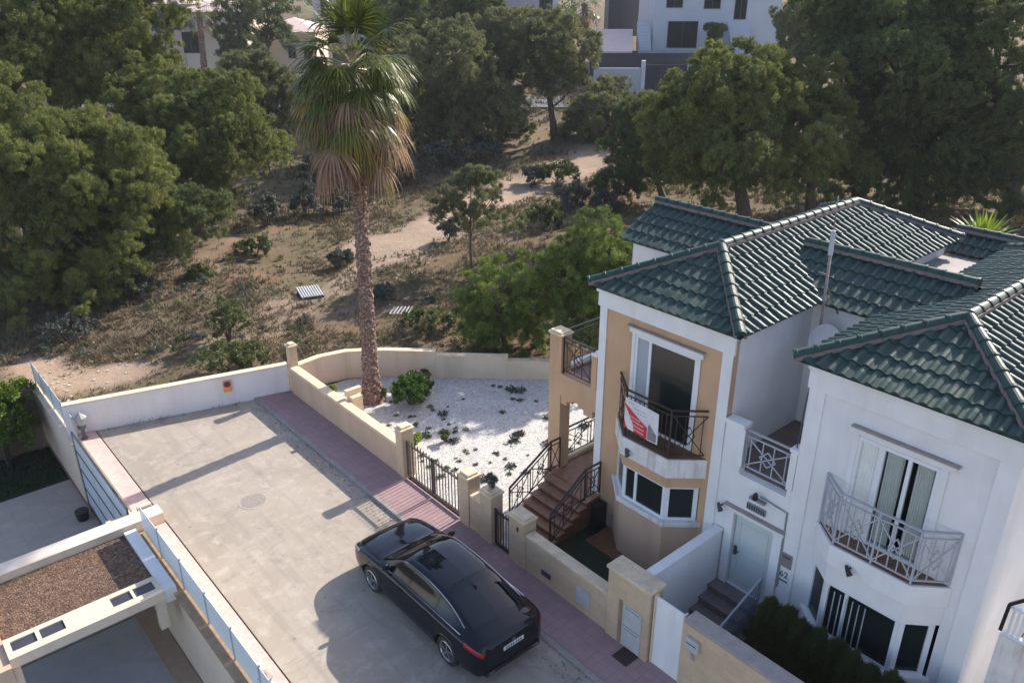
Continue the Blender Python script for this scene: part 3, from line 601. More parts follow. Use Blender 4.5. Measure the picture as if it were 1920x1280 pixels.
bay2 = inset2(tt, .03); MB().prism(bay2, 0, 1.0).build('bay_wall', M['white'], H2); MB().prism(bay2, 2.3, 2.717).build('bay_band', M['white'], H2)
MB().prism(inset2(tt, -.03), 1.003, 1.09).build('bay_sill', M['white_clean'], H2)
bay_window(H2, bay2, 1.09, 2.3, M['frame'], M['glass'])
m = MB()
for i in range(7): y = 5.2-.12*i; m.bar((12.36, y, 1.15), (12.36, y, 2.25), .016, up=Vector((1, 0, 0)))
m.build('window_bars', M['grey_iron'], H2)
for y, z in ((4.9, 2.9),): spot((12.42, y, z), 'small black spotlight on the white fascia under the grey lattice balcony', 'black')
hip_roof(H2, 12.62, 22.6, 2.68, 6.75, ZE, 7.24)
gable_wing(H2, 15.5, 16.95, 5.4, 9.2, 6.38, 7.1)
B(13.1, 15.78, 6.475, 8.18, 3.303, 3.32).build('floor_tiles', plain('worn_brown_terrace', (.20, .15, .125), .7, var=.2, s=3), H2)
railing(MB(), [(12.98, 7.7), (12.98, 6.64)], 3.42, 4.34, 'star', w=.03).build('terrace_railing', M['grey_iron'], H2)
B(16.0, 16.03, 6.9, 7.7, 3.3, 5.2).box(15.78, 15.797, 6.9, 7.5, 3.3, 5.1).build('terrace_door', M['iron_gate'], H2)
m = MB(); m.box(18.6, 22.5, 6.472, 8.18, 5.603, 5.95); m.build('flat_roof', plain('grey_flat_roof', (.30, .27, .27), .8, var=.15, s=2), H2); gable_wing(H2, 22.5, 23.3, 5.8, 8.3, 6.0, 6.42)
m = MB(); 
for i in range(3):
    x = 12.85-(i+1)*.3; m.box(x, 12.9 if i == 0 else x+.3, 6.86, 7.9, .0, .5-i*.165-.035)
m.build('step', M['grey_step'], H2); m = MB()
for i in range(3): x = 12.85-(i+1)*.3; m.box(x-.03, x+.31 if i else 12.9, 6.86, 7.9, .5-i*.165-.033, .5-i*.165)
m.build('tread', M['grey_step'], H2)
MB().tube([atx(1426, 931, 12.87), atx(1476, 962, 12.87), atx(1457, 1098, 12.87)], .022, 6).build('cable_conduit', M['mid_grey'], H2)
MB().tube([(12.86, 6.5, 5.7), (12.85, 6.53, 4.5)], .014, 6).build('hanging_cable', M['dark_grey'], H2)
lt = thing('wall_lamp', 'black lantern on the white wall above the pale door', 'lamp', (12.85, 7.2, 2.95)); MB().box(12.8, 12.9, 7.0, 7.36, 2.92, 2.97).bar((12.86, 7.18, 2.95), (12.74, 7.18, 3.05), .03).build('bracket', M['mid_grey'], lt)
MB().lathe((12.74, 7.18, 3.0), [(.03, 0), (.06, .03), (.06, .12), (.02, .18)], 8).build('lantern', M['black'], lt)
vt = thing('vent_grille', 'grey louvred vent between the wall lamp and the pale door', 'vent', (12.87, 7.2, 2.7)); m = MB().box(12.87, 12.9, 6.98, 7.42, 2.62, 2.78); m.build('vent_frame', M['mid_grey'], vt, bevel=.004)
m = MB(); [m.box(12.86, 12.868, 7.0+.055*i, 7.03+.055*i, 2.64, 2.76) for i in range(8)]; m.build('louvre', M['dark_grey'], vt)
mbx = thing('letterbox', 'dull brown letterbox on the white pillar right of the pale door', 'letterbox', (12.85, 6.36, 1.9)); B(12.84, 12.868, 6.24, 6.46, 1.75, 2.08).build('box_body', plain('dull_mauve_metal', (.24, .19, .20), .5, kind='obj'), mbx, bevel=.006); B(12.832, 12.838, 6.27, 6.43, 1.99, 2.01).build('slot', M['black'], mbx)
def text(s, loc, size, m, name, parent=None, ext=.004, rot=(R(90), 0, R(-90)), lab=None, cat=None):
    c = bpy.data.curves.new(name, 'FONT'); c.body = s; c.size = size; c.extrude = ext; c.align_x = 'CENTER'; c.align_y = 'CENTER'
    t = bpy.data.objects.new('tmp_text', c); scene.collection.objects.link(t); dg = bpy.context.evaluated_depsgraph_get(); me = bpy.data.meshes.new_from_object(t.evaluated_get(dg)); bpy.data.objects.remove(t)
    me.materials.clear(); me.materials.append(m); o = bpy.data.objects.new(name, me); scene.collection.objects.link(o); o.rotation_euler = rot
    o.location = Vector(loc)-(ORG[parent.name] if parent else Vector()); o.parent = parent
    if lab: tag(o, lab, cat)
    return o
hn = thing('house_number', 'dark house number 62 under the letterbox', 'house number', (12.86, 6.36, 1.55)); text('62', (12.862, 6.37, 1.55), .2, M['dark_grey'], 'digits', hn); m = MB()
for i in range(7): m.box(12.855, 12.868, 6.46-.028*i-.02, 6.46-.028*i, 1.385, 1.415)
m.build('small_lettering', M['dark_grey'], hn)
sw = thing('party_wall', 'smooth white garden wall between the beige house forecourt and the white house steps', 'wall', (11.6, 8, 0)); MB().box(10.36, 12.86, 7.9, 8.08, 0, 1.8).build('wall_body', M['white'], sw); B(10.36, 12.86, 7.88, 8.1, 1.803, 1.83).build('coping', M['white_clean'], sw)
ms = thing('mesh_panel', 'blue grey mesh railing beside the steps of the white house', 'railing', (12, 6.8, 0)); m = MB()
for i in range(19): x = 11.2+i*.085; m.bar((x, 6.8, .05), (x, 6.8, .6+.55*(i/18)), .012, up=Vector((1, 0, 0)))
for i in range(8): m.bar((11.2, 6.8, .08+i*.075), (12.75, 6.8, .08+i*.075+.55*i/7), .012)
m.build('mesh', plain('blue_grey_mesh', (.16, .19, .27), .5, kind='obj'), ms); MB().bar((11.2, 6.8, .62), (12.78, 6.8, 1.2), .045).bar((11.2, 6.8, 0), (11.2, 6.8, .64), .045, up=Vector((1, 0, 0))).bar((12.78, 6.8, .2), (12.78, 6.8, 1.2), .045, up=Vector((1, 0, 0))).build('rail_frame', M['grey_iron'], ms)
# aerial mast + dish
at = thing('television_aerial', 'tall thin rusty mast with small aerial arms above the gap between the roofs', 'aerial', (14.6, 7.35, 4.2))
ab = Vector((15.3, 7.69, 5.55)); tp = Vector((15.32, 7.80, 8.75)); rust = plain('rusty_galvanised_tube', (.30, .235, .20), .6, .3, var=.35, s=12)
MB().tube([ab-ZZ*1.2, ab, ab.lerp(tp, .75)], .03, 8).tube([ab.lerp(tp, .75), tp], .012, 6).build('mast', rust, at, smooth=True)
MB().tube([ab.lerp(tp, .62), ab.lerp(tp, .78)], .05, 8).build('amplifier', M['pale_grey'], at); m = MB(); q = ab.lerp(tp, .42)
m.bar(q, q+Vector((.5, -.12, -.75)), .03).bar(q+Vector((.05, 0, .2)), q+Vector((-.2, .1, .3)), .02)
m.build('stay', rust, at)
sdh = thing('satellite_dish', 'round pale satellite dish clipped to the foot of the mast', 'satellite dish', (15.25, 7.4, 5.6)); c0 = Vector((15.22, 7.52, 5.72)); dn = (CO-c0); dn.z = 1.5; dn = Vector((-.5, -.75, .25)).normalized(); ax = dn.cross(ZZ).normalized(); bx = dn.cross(ax)
MB().grid(lambda u, v: c0+(ax*math.cos(6.28318*v)+bx*math.sin(6.28318*v))*.36*u+dn*(.1*u*u-.1), 8, 28).build('reflector', M['white_clean'], sdh, smooth=True); MB().bar(c0-dn*.1, ab, .03).bar(c0+bx*.34, c0+dn*.4, .015).build('arm', M['mid_grey'], sdh); MB().tube([c0+dn*.36, c0+dn*.46], .03, 8).build('receiver', M['pale_grey'], sdh)
# neighbour on the far right
nb = thing('terrace_screen', 'small white slatted screen with black handrail right of the white house', 'railing', (12.9, 2.3, 2.75)); m = MB()
for i in range(6): m.box(12.92, 12.95, 2.40-.08*i, 2.44-.08*i, 2.82, 3.32)
m.box(12.90, 12.97, 1.6, 2.48, 3.32, 3.38).box(12.90, 12.97, 1.6, 2.48, 2.76, 2.82); m.build('slats', M['frame'], nb); MB().bar((12.88, 2.52, 2.85), (12.88, 2.5, 3.4), .05, up=Vector((1, 0, 0))).bar((12.88, 2.5, 3.4), (12.88, 2.2, 3.75), .05).build('handrail', M['black'], nb)
nw = thing('side_wall', 'pinkish white garden wall right of the white house corner', 'wall', (12.9, 2, 0)); MB().box(12.9, 13.1, -3, 2.52, -.1, 2.75).build('wall_body', M['stained'], nw)
# ------------------------------------------------------------------ street walls, pillars and gates (face X = 10.15)
def pillar(root, y0, y1, z1, x0=10.12, x1=10.5, base=0.):
    MB().box(x0, x1, y0, y1, base, z1-.1).build('pillar', M['stone'], root, bevel=.01)
    MB().box(x0-.03, x1+.03, y0-.03, y1+.03, z1-.1, z1-.04).prism([(x0+.03, y0+.03), (x1-.03, y0+.03), (x1-.03, y1-.03), (x0+.03, y1-.03)], z1-.04, z1+.02).build('pillar_cap', M['coping'], root, bevel=.015)
gw = thing('garden_wall', 'long low beige garden wall with sunlit limestone coping between footpath and white gravel', 'wall', (10.25, 19.5, 0))
B(10.15, 10.35, 16.5, 22.95, 0, .93).build('wall_body', M['beige_pale'], gw); B(10.13, 10.43, 16.62, 22.95, .93, 1.02).build('coping', M['coping'], gw, bevel=.015)
pillar(gw, 16.3, 16.62, 1.62); pillar(gw, 22.95, 23.22, 1.8, 10.2, 10.46)
m = MB().box(10.5, 10.85, 19.55, 19.9, 0, 1.12).box(10.43, 10.95, 19.75, 19.9, 1.12, 1.3); m.build('buttress', M['coping'], gw)
g1 = thing('vehicle_gate', 'wide rusty brown double gate of vertical bars onto the white gravel garden', 'gate', (10.25, 15, 0))
for a, b in ((13.84, 15.04), (15.07, 16.27)):
    m = MB().box(10.22, 10.27, a, b, .14, .19).box(10.22, 10.27, a, b, 1.16, 1.2).box(10.22, 10.27, a, a+.05, .19, 1.25).box(10.22, 10.27, b-.05, b, .19, 1.25)
    n = 9
    for i in range(1, n): y = a+(b-a)*i/n; m.box(10.235, 10.255, y-.011, y+.011, .19, 1.3)
    m.build('leaf', M['iron_gate'], g1)
gp = thing('gate_pillar_block', 'pale stone block of two stepped gate pillars between the two gates', 'gate pillar', (10.3, 13.1, 0)); pillar(gp, 13.38, 13.78, 1.56); B(10.15, 10.4, 12.93, 13.38, 0, 1.0).build('low_wall', M['stone'], gp); B(10.14, 10.42, 12.95, 13.36, 1.003, 1.06).build('coping', M['coping'], gp); pillar(gp, 12.5, 12.93, 1.5)
g2 = thing('garden_gate', 'narrow dark gate of vertical bars at the foot of the porch stairs', 'gate', (10.25, 12.1, 0)); m = MB().box(10.22, 10.26, 11.86, 12.48, .1, .14).box(10.22, 10.26, 11.86, 12.48, 1.0, 1.04).box(10.22, 10.26, 11.86, 11.9, .14, 1.1).box(10.22, 10.26, 12.44, 12.48, .14, 1.1)
for i in range(1, 6): m.box(10.232, 10.248, 11.88+.1*i-.01, 11.88+.1*i+.01, .14, 1.1)
m.build('leaf', M['iron'], g2)
fw = thing('forecourt_wall', 'low limestone block wall in front of the beige house with a grey meter door in it', 'wall', (10.25, 10, 0)); pillar(fw, 11.3, 11.84, 1.42); B(10.15, 10.36, 8.7, 11.3, 0, 1.0).build('wall_body', M['stone'], fw); B(10.13, 10.4, 8.7, 11.27, 1.003, 1.07).build('coping', M['coping'], fw, bevel=.01)
B(10.13, 10.148, 10.42, 10.72, .3, .43).build('vent', M['dark_grey'], fw); B(10.125, 10.148, 9.2, 9.6, .28, .72).build('meter_door', M['pale_grey'], fw, bevel=.004); B(10.12, 10.15, 11.5, 11.56, 1.02, 1.14).build('doorbell', M['plinth'], fw)
mw_ = thing('meter_pillar', 'tall limestone block pillar with pale meter doors beside the white gate', 'pillar', (10.3, 8.1, 0)); B(10.1, 10.5, 7.58, 8.68, 0, 1.78).build('pillar', M['stone'], mw_, bevel=.01); B(10.06, 10.54, 7.54, 8.72, 1.783, 1.86).build('coping', M['coping'], mw_, bevel=.02)
for a, b in ((.12, .62), (.66, 1.16)):
    dd = B(10.075, 10.098, 7.74, 8.22, a, b).build('meter_door', M['pale_grey'], mw_, bevel=.004); B(10.066, 10.073, 7.8, 8.16, b-.06, b-.045).build('seam', M['mid_grey'], dd)
B(10.08, 10.098, 8.26, 8.34, .1, 1.2).build('conduit', plain('brown_conduit', (.28, .20, .14), .7), mw_)
wg = thing('white_gate', 'plain white metal gate between the meter pillar and the limestone wall', 'gate', (10.25, 7.15, 0)); B(10.2, 10.25, 6.84, 7.5, .04, 1.74).build('leaf', M['white_clean'], wg, bevel=.005); MB().box(10.18, 10.27, 7.5, 7.545, 0, 1.78).box(10.18, 10.27, 6.795, 6.84, 0, 1.78).build('gate_frame', M['cream'], wg)
bw = thing('block_wall', 'tall limestone block wall in front of the dark hedge', 'wall', (10.25, 3, 0)); B(10.12, 10.4, -8, 6.78, 0, 1.72).build('wall_body', M['stone'], bw); B(10.08, 10.44, -8, 6.76, 1.723, 1.79).build('coping', M['trim_brown'], bw, bevel=.01)
mb_ = thing('wall_box', 'small pale rounded letterbox on the limestone wall in front of the hedge', 'letterbox', (10.05, 6.5, 1.2)); MB().box(10.03, 10.12, 6.36, 6.66, 1.22, 1.4).prism([(10.03, 6.36), (10.12, 6.36), (10.12, 6.66), (10.03, 6.66)], 1.4, 1.47).build('box_body', M['pale_grey'], mb_, bevel=.02); B(10.022, 10.028, 6.4, 6.62, 1.36, 1.38).build('slot', M['dark_grey'], mb_)
db = B(10.09, 10.118, 6.46, 6.54, .96, 1.08).build('doorbell', M['trim_brown'], None, bevel=.006); tag(db, 'small brown doorbell plate below the pale rounded letterbox', 'doorbell')
pt = thing('potted_plant', 'small dark pot plant on top of the stepped gate pillar', 'plant', (10.3, 12.7, 1.52)); MB().lathe((10.3, 12.7, 1.52), [(.06, 0), (.09, .15), (.1, .16)], 12).build('pot', M['plinth'], pt)
np_tris('leaves', lobe_cloud([((10.3, 12.7, 1.8), .13), ((10.32, 12.62, 1.72), .1)], .06, 30, .09, .03, 1.5), FM['bluish'], pt)
# back walls
cw = thing('boundary_wall', 'curved cream boundary wall stepping down behind the white gravel garden', 'wall', (14, 21, 0))
def strip_wall(mb, pts, th, z0, z1, cop=None):
    P = [Vector((*p, 0)) for p in pts]
    L = []
    for i, p in enumerate(P):
        d = (P[min(i+1, len(P)-1)]-P[max(0, i-1)]).normalized(); n = Vector((-d.y, d.x, 0)); n = n if (n.x+n.y) > 0 else -n; L.append((p, p+n*th))
    for (a, b), (c, d) in zip(L, L[1:]): mb.prism([a[:2], c[:2], d[:2], b[:2]], z0, z1)
s1 = [(10.45, 22.9), (11.3, 23.0), (12.15, 22.82), (12.8, 22.38), (13.3, 21.98), (14.5, 20.82)]; s2 = [(14.5, 20.82), (16.3, 19.1)]; s3 = [(16.3, 19.1), (17.3, 18.2), (20.6, 15.2)]
for s, z in ((s1, 1.0), (s2, .86), (s3, .7)):
    m = MB(); strip_wall(m, s, .2, 0, z); m.build('wall_section', M['cream'], cw)
    m = MB(); strip_wall(m, [(p[0]-.02, p[1]-.02) for p in s], .25, z+.002, z+.045); m.build('coping', M['coping'], cw)
ew = thing('end_wall', 'white wall closing the end of the street with a no parking sign', 'wall', (7, 24, 0)); th = [(3.72, 24.95), (10.17, 23.19)]
m = MB(); strip_wall(m, th, .2, 0, 1.0); m.build('wall_body', plain('off_white_end_wall', (.74, .68, .66), .85, var=.07, s=1, bmp=.3, dirt=(.62, .56, .54), dirt_s=.8, streak=True), ew); m = MB(); strip_wall(m, [(3.72, 24.93), (10.17, 23.17)], .25, 1.003, 1.05); m.build('coping', M['cream'], ew)
sg = thing('no_parking_sign', 'small orange sign with dark disc on the white end wall', 'sign', (8.4, 23.6, .7)); dv = Vector((6.45, -1.76, 0)).normalized(); nv = Vector((-dv.y, dv.x, 0))*-1; nv = nv if nv.y < 0 else -nv; sc0 = Vector((8.28, 23.70, .68))+nv*.02
Q = lambda a, b, o=0.: sc0+dv*a+ZZ*b+nv*o
MB().add([Q(a, b, o) for o in (0, .015) for a, b in ((-.13, -.2), (.13, -.2), (.13, .2), (-.13, .2))], [(0, 1, 2, 3), (7, 6, 5, 4), (0, 4, 5, 1), (1, 5, 6, 2), (2, 6, 7, 3), (3, 7, 4, 0)]).build('plate', plain('sign_orange', (.75, .30, .06), .5, bmp=0), sg)
ring = lambda r, o: [Q(r*math.cos(k*.2618), .07+r*math.sin(k*.2618), o) for k in range(24)]
MB().add(ring(.115, .018), [tuple(range(24))]).build('red_ring', plain('sign_red', (.55, .03, .03), .5, bmp=0), sg); MB().add(ring(.085, .021), [tuple(range(24))]).build('blue_disc', plain('sign_dark_blue', (.03, .04, .12), .5, bmp=0), sg); MB().bar(Q(-.07, .14, .024), Q(.07, 0, .024), .025, .004).build('red_bar', plain('sign_red_bar', (.55, .03, .03), .5, bmp=0), sg)
MB().box(0, 0, 0, 0, 0, 0) if False else None
# ------------------------------------------------------------------ left plots
lw = thing('retaining_wall', 'cream retaining wall with brown ledge dropping to the slate grey terrace', 'wall', (3.8, 14, 0)); B(3.7, 3.93, 2, 18.66, -2.4, -.04).build('wall_body', M['cream'], lw); B(3.62, 3.93, 2, 18.66, -.037, .04).build('ledge', plain('brown_ledge_tile', (.33, .22, .13), .6, var=.2, s=5), lw, bevel=.01)
lw2 = thing('retaining_wall', 'cream retaining wall beside the dark lawn, below the far glass fence', 'wall', (3.8, 27, 0)); B(3.68, 3.93, 24.35, 29.6, -2.4, -.04).build('wall_body', M['cream'], lw2); B(3.64, 3.93, 24.35, 29.6, -.037, .02).build('ledge', M['cream'], lw2); B(3.78, 3.93, 19.16, 24.34, -2.4, -.0).build('lower_wall', M['cream'], lw2)
B(3.672, 3.679, 23.0, 29.6, -2.3, -2.1).build('skirting', plain('red_brown_skirting', (.22, .12, .09), .6), lw2)
gf = thing('glass_fence', 'long frosted glass fence with slim grey posts above the slate grey terrace', 'fence', (3.86, 14, 0))
ys = [18.6, 17.3, 15.86, 14.44, 13.1, 11.8, 10.5]
for a, b in zip(ys, ys[1:]): B(3.858, 3.872, b+.03, a-.03, .08, .86).build('glass_pane', M['frost'], gf)
for y in ys[1:]: B(3.84, 3.885, y-.02, y+.02, .04, .9).build('post', M['grey_iron'], gf)
gf2 = thing('glass_fence', 'tall frosted glass screen with dark horizontal rails beside the tiled courtyard', 'fence', (3.7, 22, -2)); ys = [19.25, 20.9, 22.6, 24.3]
for a, b in zip(ys, ys[1:]): B(3.715, 3.73, a+.03, b-.03, -2.2, .42).build('glass_pane', M['frost'], gf2)
for y in (ys[0], ys[-1]): B(3.7, 3.745, y-.02, y+.02, -2.3, .46).build('post', M['dark_grey'], gf2)
for z in (.44, -.15, -.8, -1.5, -2.22): B(3.698, 3.75, 19.25, 24.3, z-.02, z+.02).build('rail', M['dark_grey'], gf2)
gf3 = thing('glass_fence', 'pale glass fence on the wall beside the dark lawn, nearest the field', 'fence', (3.86, 27, 0)); ys = [24.5, 25.8, 27.1, 28.4, 29.5]
for a, b in zip(ys, ys[1:]): B(3.85, 3.865, a+.03, b-.03, .06, .8).build('glass_pane', M['frost'], gf3)
for y in ys: B(3.83, 3.88, y-.02, y+.02, .02, .84).build('post', M['grey_iron'], gf3)
cb_ = thing('courtyard_wall', 'grey rendered wall at the far end of the dark lawn', 'wall', (1, 29.7, -2)); B(-9, 3.66, 29.62, 29.8, -2.4, -.6).build('wall_body', plain('grey_render', (.33, .33, .33), .85, var=.1, s=1), cb_)
lp = thing('post_lamp', 'grey lantern post lamp at the far end of the pink paved strip', 'lamp', (4.1, 24.5, 0)); MB().lathe((4.05, 24.45, 0), [(.1, 0), (.1, .05), (.05, .1), (.05, .35), (.12, .4), (.12, .5)], 12).build('post', M['dark_grey'], lp); MB().lathe((4.05, 24.45, .5), [(.1, 0), (.16, .22), (.19, .25), (.05, .38), (.02, .44)], 8).build('lantern', M['mid_grey'], lp)
l2 = thing('post_lamp', 'dark lantern lamp lying low beside the near end of the frosted glass fence', 'lamp', (4.0, 12.1, 0)); MB().box(3.9, 4.12, 11.75, 12.0, .03, .3).build('post', M['pale_grey'], l2, bevel=.02); MB().lathe((4.0, 11.9, .3), [(.08, 0), (.14, .14), (.16, .17), (.04, .28)], 8).build('lantern', M['plinth'], l2)
pw = thing('party_wall', 'thick cream wall top running from the street past the brown gravelled roof', 'wall', (0, 18.9, 0)); B(-8, 4.418, 18.7, 19.12, -2.4, .3).build('wall_body', M['cream'], pw); m = B(-8, 4.419, 18.68, 19.14, .303, .34); m.build('wall_top', plain('pale_sunlit_cap', (.66, .58, .49), .8, var=.06, s=2, dirt=(.5, .42, .32), dirt_s=1), pw, bevel=.01)
sc_ = thing('planter_block', 'low cream block with notched end at the top of the courtyard steps', 'block', (3.5, 19.2, 0)); MB().box(3.2, 3.95, 19.17, 19.4, -.6, .22).box(3.95, 4.3, 19.17, 19.32, .03, .4).build('block', M['cream'], sc_, bevel=.01)
pr = thing('porch_roof', 'flat porch roof covered in brown bark gravel with a slotted cream front slab', 'roof', (1.9, 17.3, 0))
B(.35, 3.42, 16.45, 18.68, -.15, .12).build('gravel_bed', M['bark'], pr); B(3.42, 3.7, 15.9, 18.68, -.15, .2).build('side_slab', M['white_clean'], pr); B(-.1, .35, 15.6, 18.68, -.3, .22).build('side_beam', M['beige_pale'], pr)
m = MB()
def hole_slab(mb, x0, x1, y0, y1, z0, z1, hs):
    xs = sorted({x0, x1, *[h[0] for h in hs], *[h[1] for h in hs]}); ys_ = sorted({y0, y1, *[h[2] for h in hs], *[h[3] for h in hs]})
    for a, b in zip(xs, xs[1:]):
        for c, d in zip(ys_, ys_[1:]):
            if not any(h[0]-1e-6 <= a and b <= h[1]+1e-6 and h[2]-1e-6 <= c and d <= h[3]+1e-6 for h in hs): mb.box(a, b, c, d, z0, z1)
hole_slab(m, .352, 3.40, 15.82, 16.44, .1, .3, [(.46, .92, 15.97, 16.3), (1.0, 1.46, 15.97, 16.3), (2.4, 2.82, 15.97, 16.3), (2.88, 3.3, 15.97, 16.3)])
m.box(.352, 3.40, 15.76, 15.815, .06, .3); m.build('slotted_slab', M['cream'], pr)
for a_, b_ in ((.465, .915), (1.005, 1.455), (2.405, 2.815), (2.885, 3.295)): B(a_, b_, 15.975, 16.295, .22, .27).build('dark_panel', plain('dark_slot_panel', (.045, .045, .055), .35, kind='obj'), pr)
B(.36, 3.39, 15.83, 16.43, .05, .095).build('slot_backing', plain('dark_slot', (.035, .035, .04), .8), pr)
MB().box(3.2, 3.4, 15.83, 16.0, -.75, .04).box(.36, .5, 15.83, 16.0, -.9, .04).build('support', M['cream'], pr)
pb = MB().lathe((3.4, 23.9, -2.3), [(.16, 0), (.2, .3), (.19, .32)], 12).build('black_bucket', M['black'], None, loc=(3.4, 23.9, -2.3)); tag(pb, 'black bucket on the pale tiles at the foot of the glass screen', 'bucket')
# ------------------------------------------------------------------ small street things
mh = thing('manhole_cover', 'round worn manhole cover set in the concrete road', 'manhole cover', (*atz(475, 938)[:2], 0)); c = ORG[mh.name]
MB().lathe(c, [(.40, .001), (.40, .006), (.33, .006)], 32).build('surround', plain('pale_cement_ring', (.36, .31, .26), .9, var=.15, s=8), mh); MB().lathe(c, [(.32, .002), (.32, .009), (.30, .009)], 32).build('cover', plain('cement_filled_cover', (.27, .235, .20), .85, var=.2, s=14, bmp=.6), mh)
dg_ = thing('drain_grate', 'rusty square drain grate in the pink footpath beside the meter pillar', 'drain grate', (*atz(1172, 1230, .07)[:2], .07)); c = ORG[dg_.name]; m = MB()
m.box(c.x-.2, c.x+.2, c.y-.2, c.y+.2, .073, .078); m.build('frame', plain('rusty_grate', (.085, .045, .045), .7, var=.3, s=20), dg_); m = MB()
for i in range(8): m.box(c.x-.17, c.x+.17, c.y-.17+.045*i, c.y-.15+.045*i, .08, .087)
m.build('bars', M['iron'], dg_)
# ------------------------------------------------------------------ the black car (front towards +Y)
def car():
    root = thing('parked_car', 'glossy black liftback car parked beside the pink footpath', 'car', (7.98, 11.63, 0)); O = ORG[root.name]
    ST = [ # y, zbot, wmax, zsh, wr, zr, zc   (half-width max, shoulder z, roof edge half-width, roof edge z, centre z)
        (-2.43, .42, .66, .80, .55, .93, .95), (-2.38, .30, .78, .88, .62, 1.00, 1.03), (-2.28, .26, .86, .94, .67, 1.035, 1.07), (-2.05, .24, .905, .97, .68, 1.06, 1.11),
        (-1.75, .22, .925, .985, .665, 1.16, 1.215), (-1.3, .20, .93, .985, .635, 1.29, 1.345), (-.7, .19, .93, .975, .61, 1.385, 1.445), (-.1, .19, .93, .965, .605, 1.40, 1.465),
        (.3, .19, .93, .955, .615, 1.37, 1.43), (.62, .19, .93, .95, .645, 1.25, 1.31), (.95, .19, .93, .94, .70, 1.06, 1.12), (1.15, .19, .93, .93, .76, .965, 1.01), (1.25, .20, .928, .92, .77, .945, .985),
        (1.6, .21, .92, .885, .76, .905, .95), (1.95, .23, .895, .83, .72, .855, .895), (2.2, .25, .84, .76, .66, .785, .82), (2.36, .28, .74, .68, .56, .705, .73), (2.43, .36, .60, .60, .45, .62, .635)]
    A = np.array(ST); 
    def at(y):
        y = min(max(y, A[0, 0]), A[-1, 0]); i = int(np.searchsorted(A[:, 0], y)-1); i = min(max(i, 0), len(A)-2)
        t = (y-A[i, 0])/(A[i+1, 0]-A[i, 0]); p0 = A[max(0, i-1)]; p1 = A[i]; p2 = A[i+1]; p3 = A[min(len(A)-1, i+2)]
        m1 = (p2-p0)/(p2[0]-p0[0])*(p2[0]-p1[0]); m2 = (p3-p1)/(p3[0]-p1[0])*(p2[0]-p1[0])
        return (2*t**3-3*t*t+1)*p1+(t**3-2*t*t+t)*m1+(-2*t**3+3*t*t)*p2+(t**3-t*t)*m2
    def sec(y):
        _, zb, w, zs, wr, zr, zc = at(y); g = zr-zs
        return [(0, zb), (w*.80, zb), (w*.95, zb+.035), (w*.985, zb+.12), (w, min(.50, zs-.25)), (w*.995, .62*1 if zs > .78 else zs-.14), (w*.99, zs-.10), (w*.975, zs-.03), (w*.945, zs+.0), (w*.915, zs+.012),
                (wr+(w*.915-wr)*.52, zs+g*.48), (wr+.028, zr-.03), (wr, zr), (wr*.86, zr+(zc-zr)*.42), (wr*.5, zr+(zc-zr)*.83), (0, zc)]
    NV = 15
    def S(y, v, off=0.):
        """v in 0..15 along the half section; off pushes outward"""
        P = sec(y); v = min(max(v, 0), NV); i = min(int(v), NV-1); t = v-i
        x = P[i][0]*(1-t)+P[i+1][0]*t; z = P[i][1]*(1-t)+P[i+1][1]*t
        if off:
            e = .02; a = S(y-e, v); b = S(y+e, v); c = S(y, max(0, v-.2)); d = S(y, min(NV, v+.2)); n = (b-a).cross(d-c)
            n = n.normalized() if n.length > 1e-9 else ZZ
            if n.x < 0 and x > .05: n = -n
            if x <= .05 and n.z < 0: n = -n
            return Vector((x, y, z))+n*off
        return Vector((x, y, z))
    WY, WR, AR = (1.41, -1.41), .335, .385; WZ = .335
    ys = sorted(set(list(np.linspace(-2.43, 2.43, 92))+[w+s*AR for w in WY for s in (-1, 1)]+[w+AR*math.cos(k*math.pi/14) for w in WY for k in range(15)])); vs_ = []
    for i in range(NV):
        for t in ((0, .5) if 2 <= i else (0,)): vs_.append(i+t)
    vs_.append(NV)
    W_ = lambda p, sx=1: Vector((O.x+p.x*sx, O.y+p.y, p.z))
    body = MB()
    for sx in (1, -1):
        pts = []
        for y in ys:
            for v in vs_:
                p = S(y, v)
                for w in WY:
                    if abs(y-w) < AR-1e-6 and abs(p.x) > .55:
                        zt = WZ+math.sqrt(max(0, AR*AR-(y-w)**2))
                        if p.z < zt: q = S(y, 4); p = Vector((max(p.x, q.x*.99) if v > 1 else p.x, y, zt))
                if v == 0 or v == 1: p = Vector((min(p.x, .68), p.y, p.z)) if any(abs(y-w) < AR for w in WY) else p
                pts.append(W_(p, sx))
        n = len(vs_); f = []
        for i in range(len(ys)-1):
            for j in range(n-1):
                q = (i*n+j, (i+1)*n+j, (i+1)*n+j+1, i*n+j+1); f.append(q if sx > 0 else q[::-1])
        body.add(pts, f); 
        for i in (0, len(ys)-1):
            c = [i*n+k for k in range(n)]; body.add([pts[k] for k in c], [tuple(range(n))])
    m, nt, p = new_mat('black_car_paint'); p.inputs['Base Color'].default_value = (.003, .005, .009, 1); p.inputs['Roughness'].default_value = .07; p.inputs['Specular IOR Level'].default_value = .42  # slight blue in the base colour stands in for reflected sky
    bo = body.build('body', m, root, smooth=True)
    gl = glass_mat('car_glass', (1, 1, 1), 0, .02, (.005, .008, .012))
    def patch(name, mt, y0, y1, v0, v1, nu=24, nv=8, off=.006, sides=(1, -1), th=0):
        mb = MB()
        for sx in sides: mb.grid(lambda a, b: W_(S(y0+(y1-y0)*a, (v0(y0+(y1-y0)*a) if callable(v0) else v0)*(1-b)+(v1(y0+(y1-y0)*a) if callable(v1) else v1)*b, off), sx), nu, nv)
        return mb.build(name, mt, root, smooth=True)
    chrome = plain('dull_chrome', (.45, .45, .47), .2, 1, var=.03, bmp=0, kind='obj')
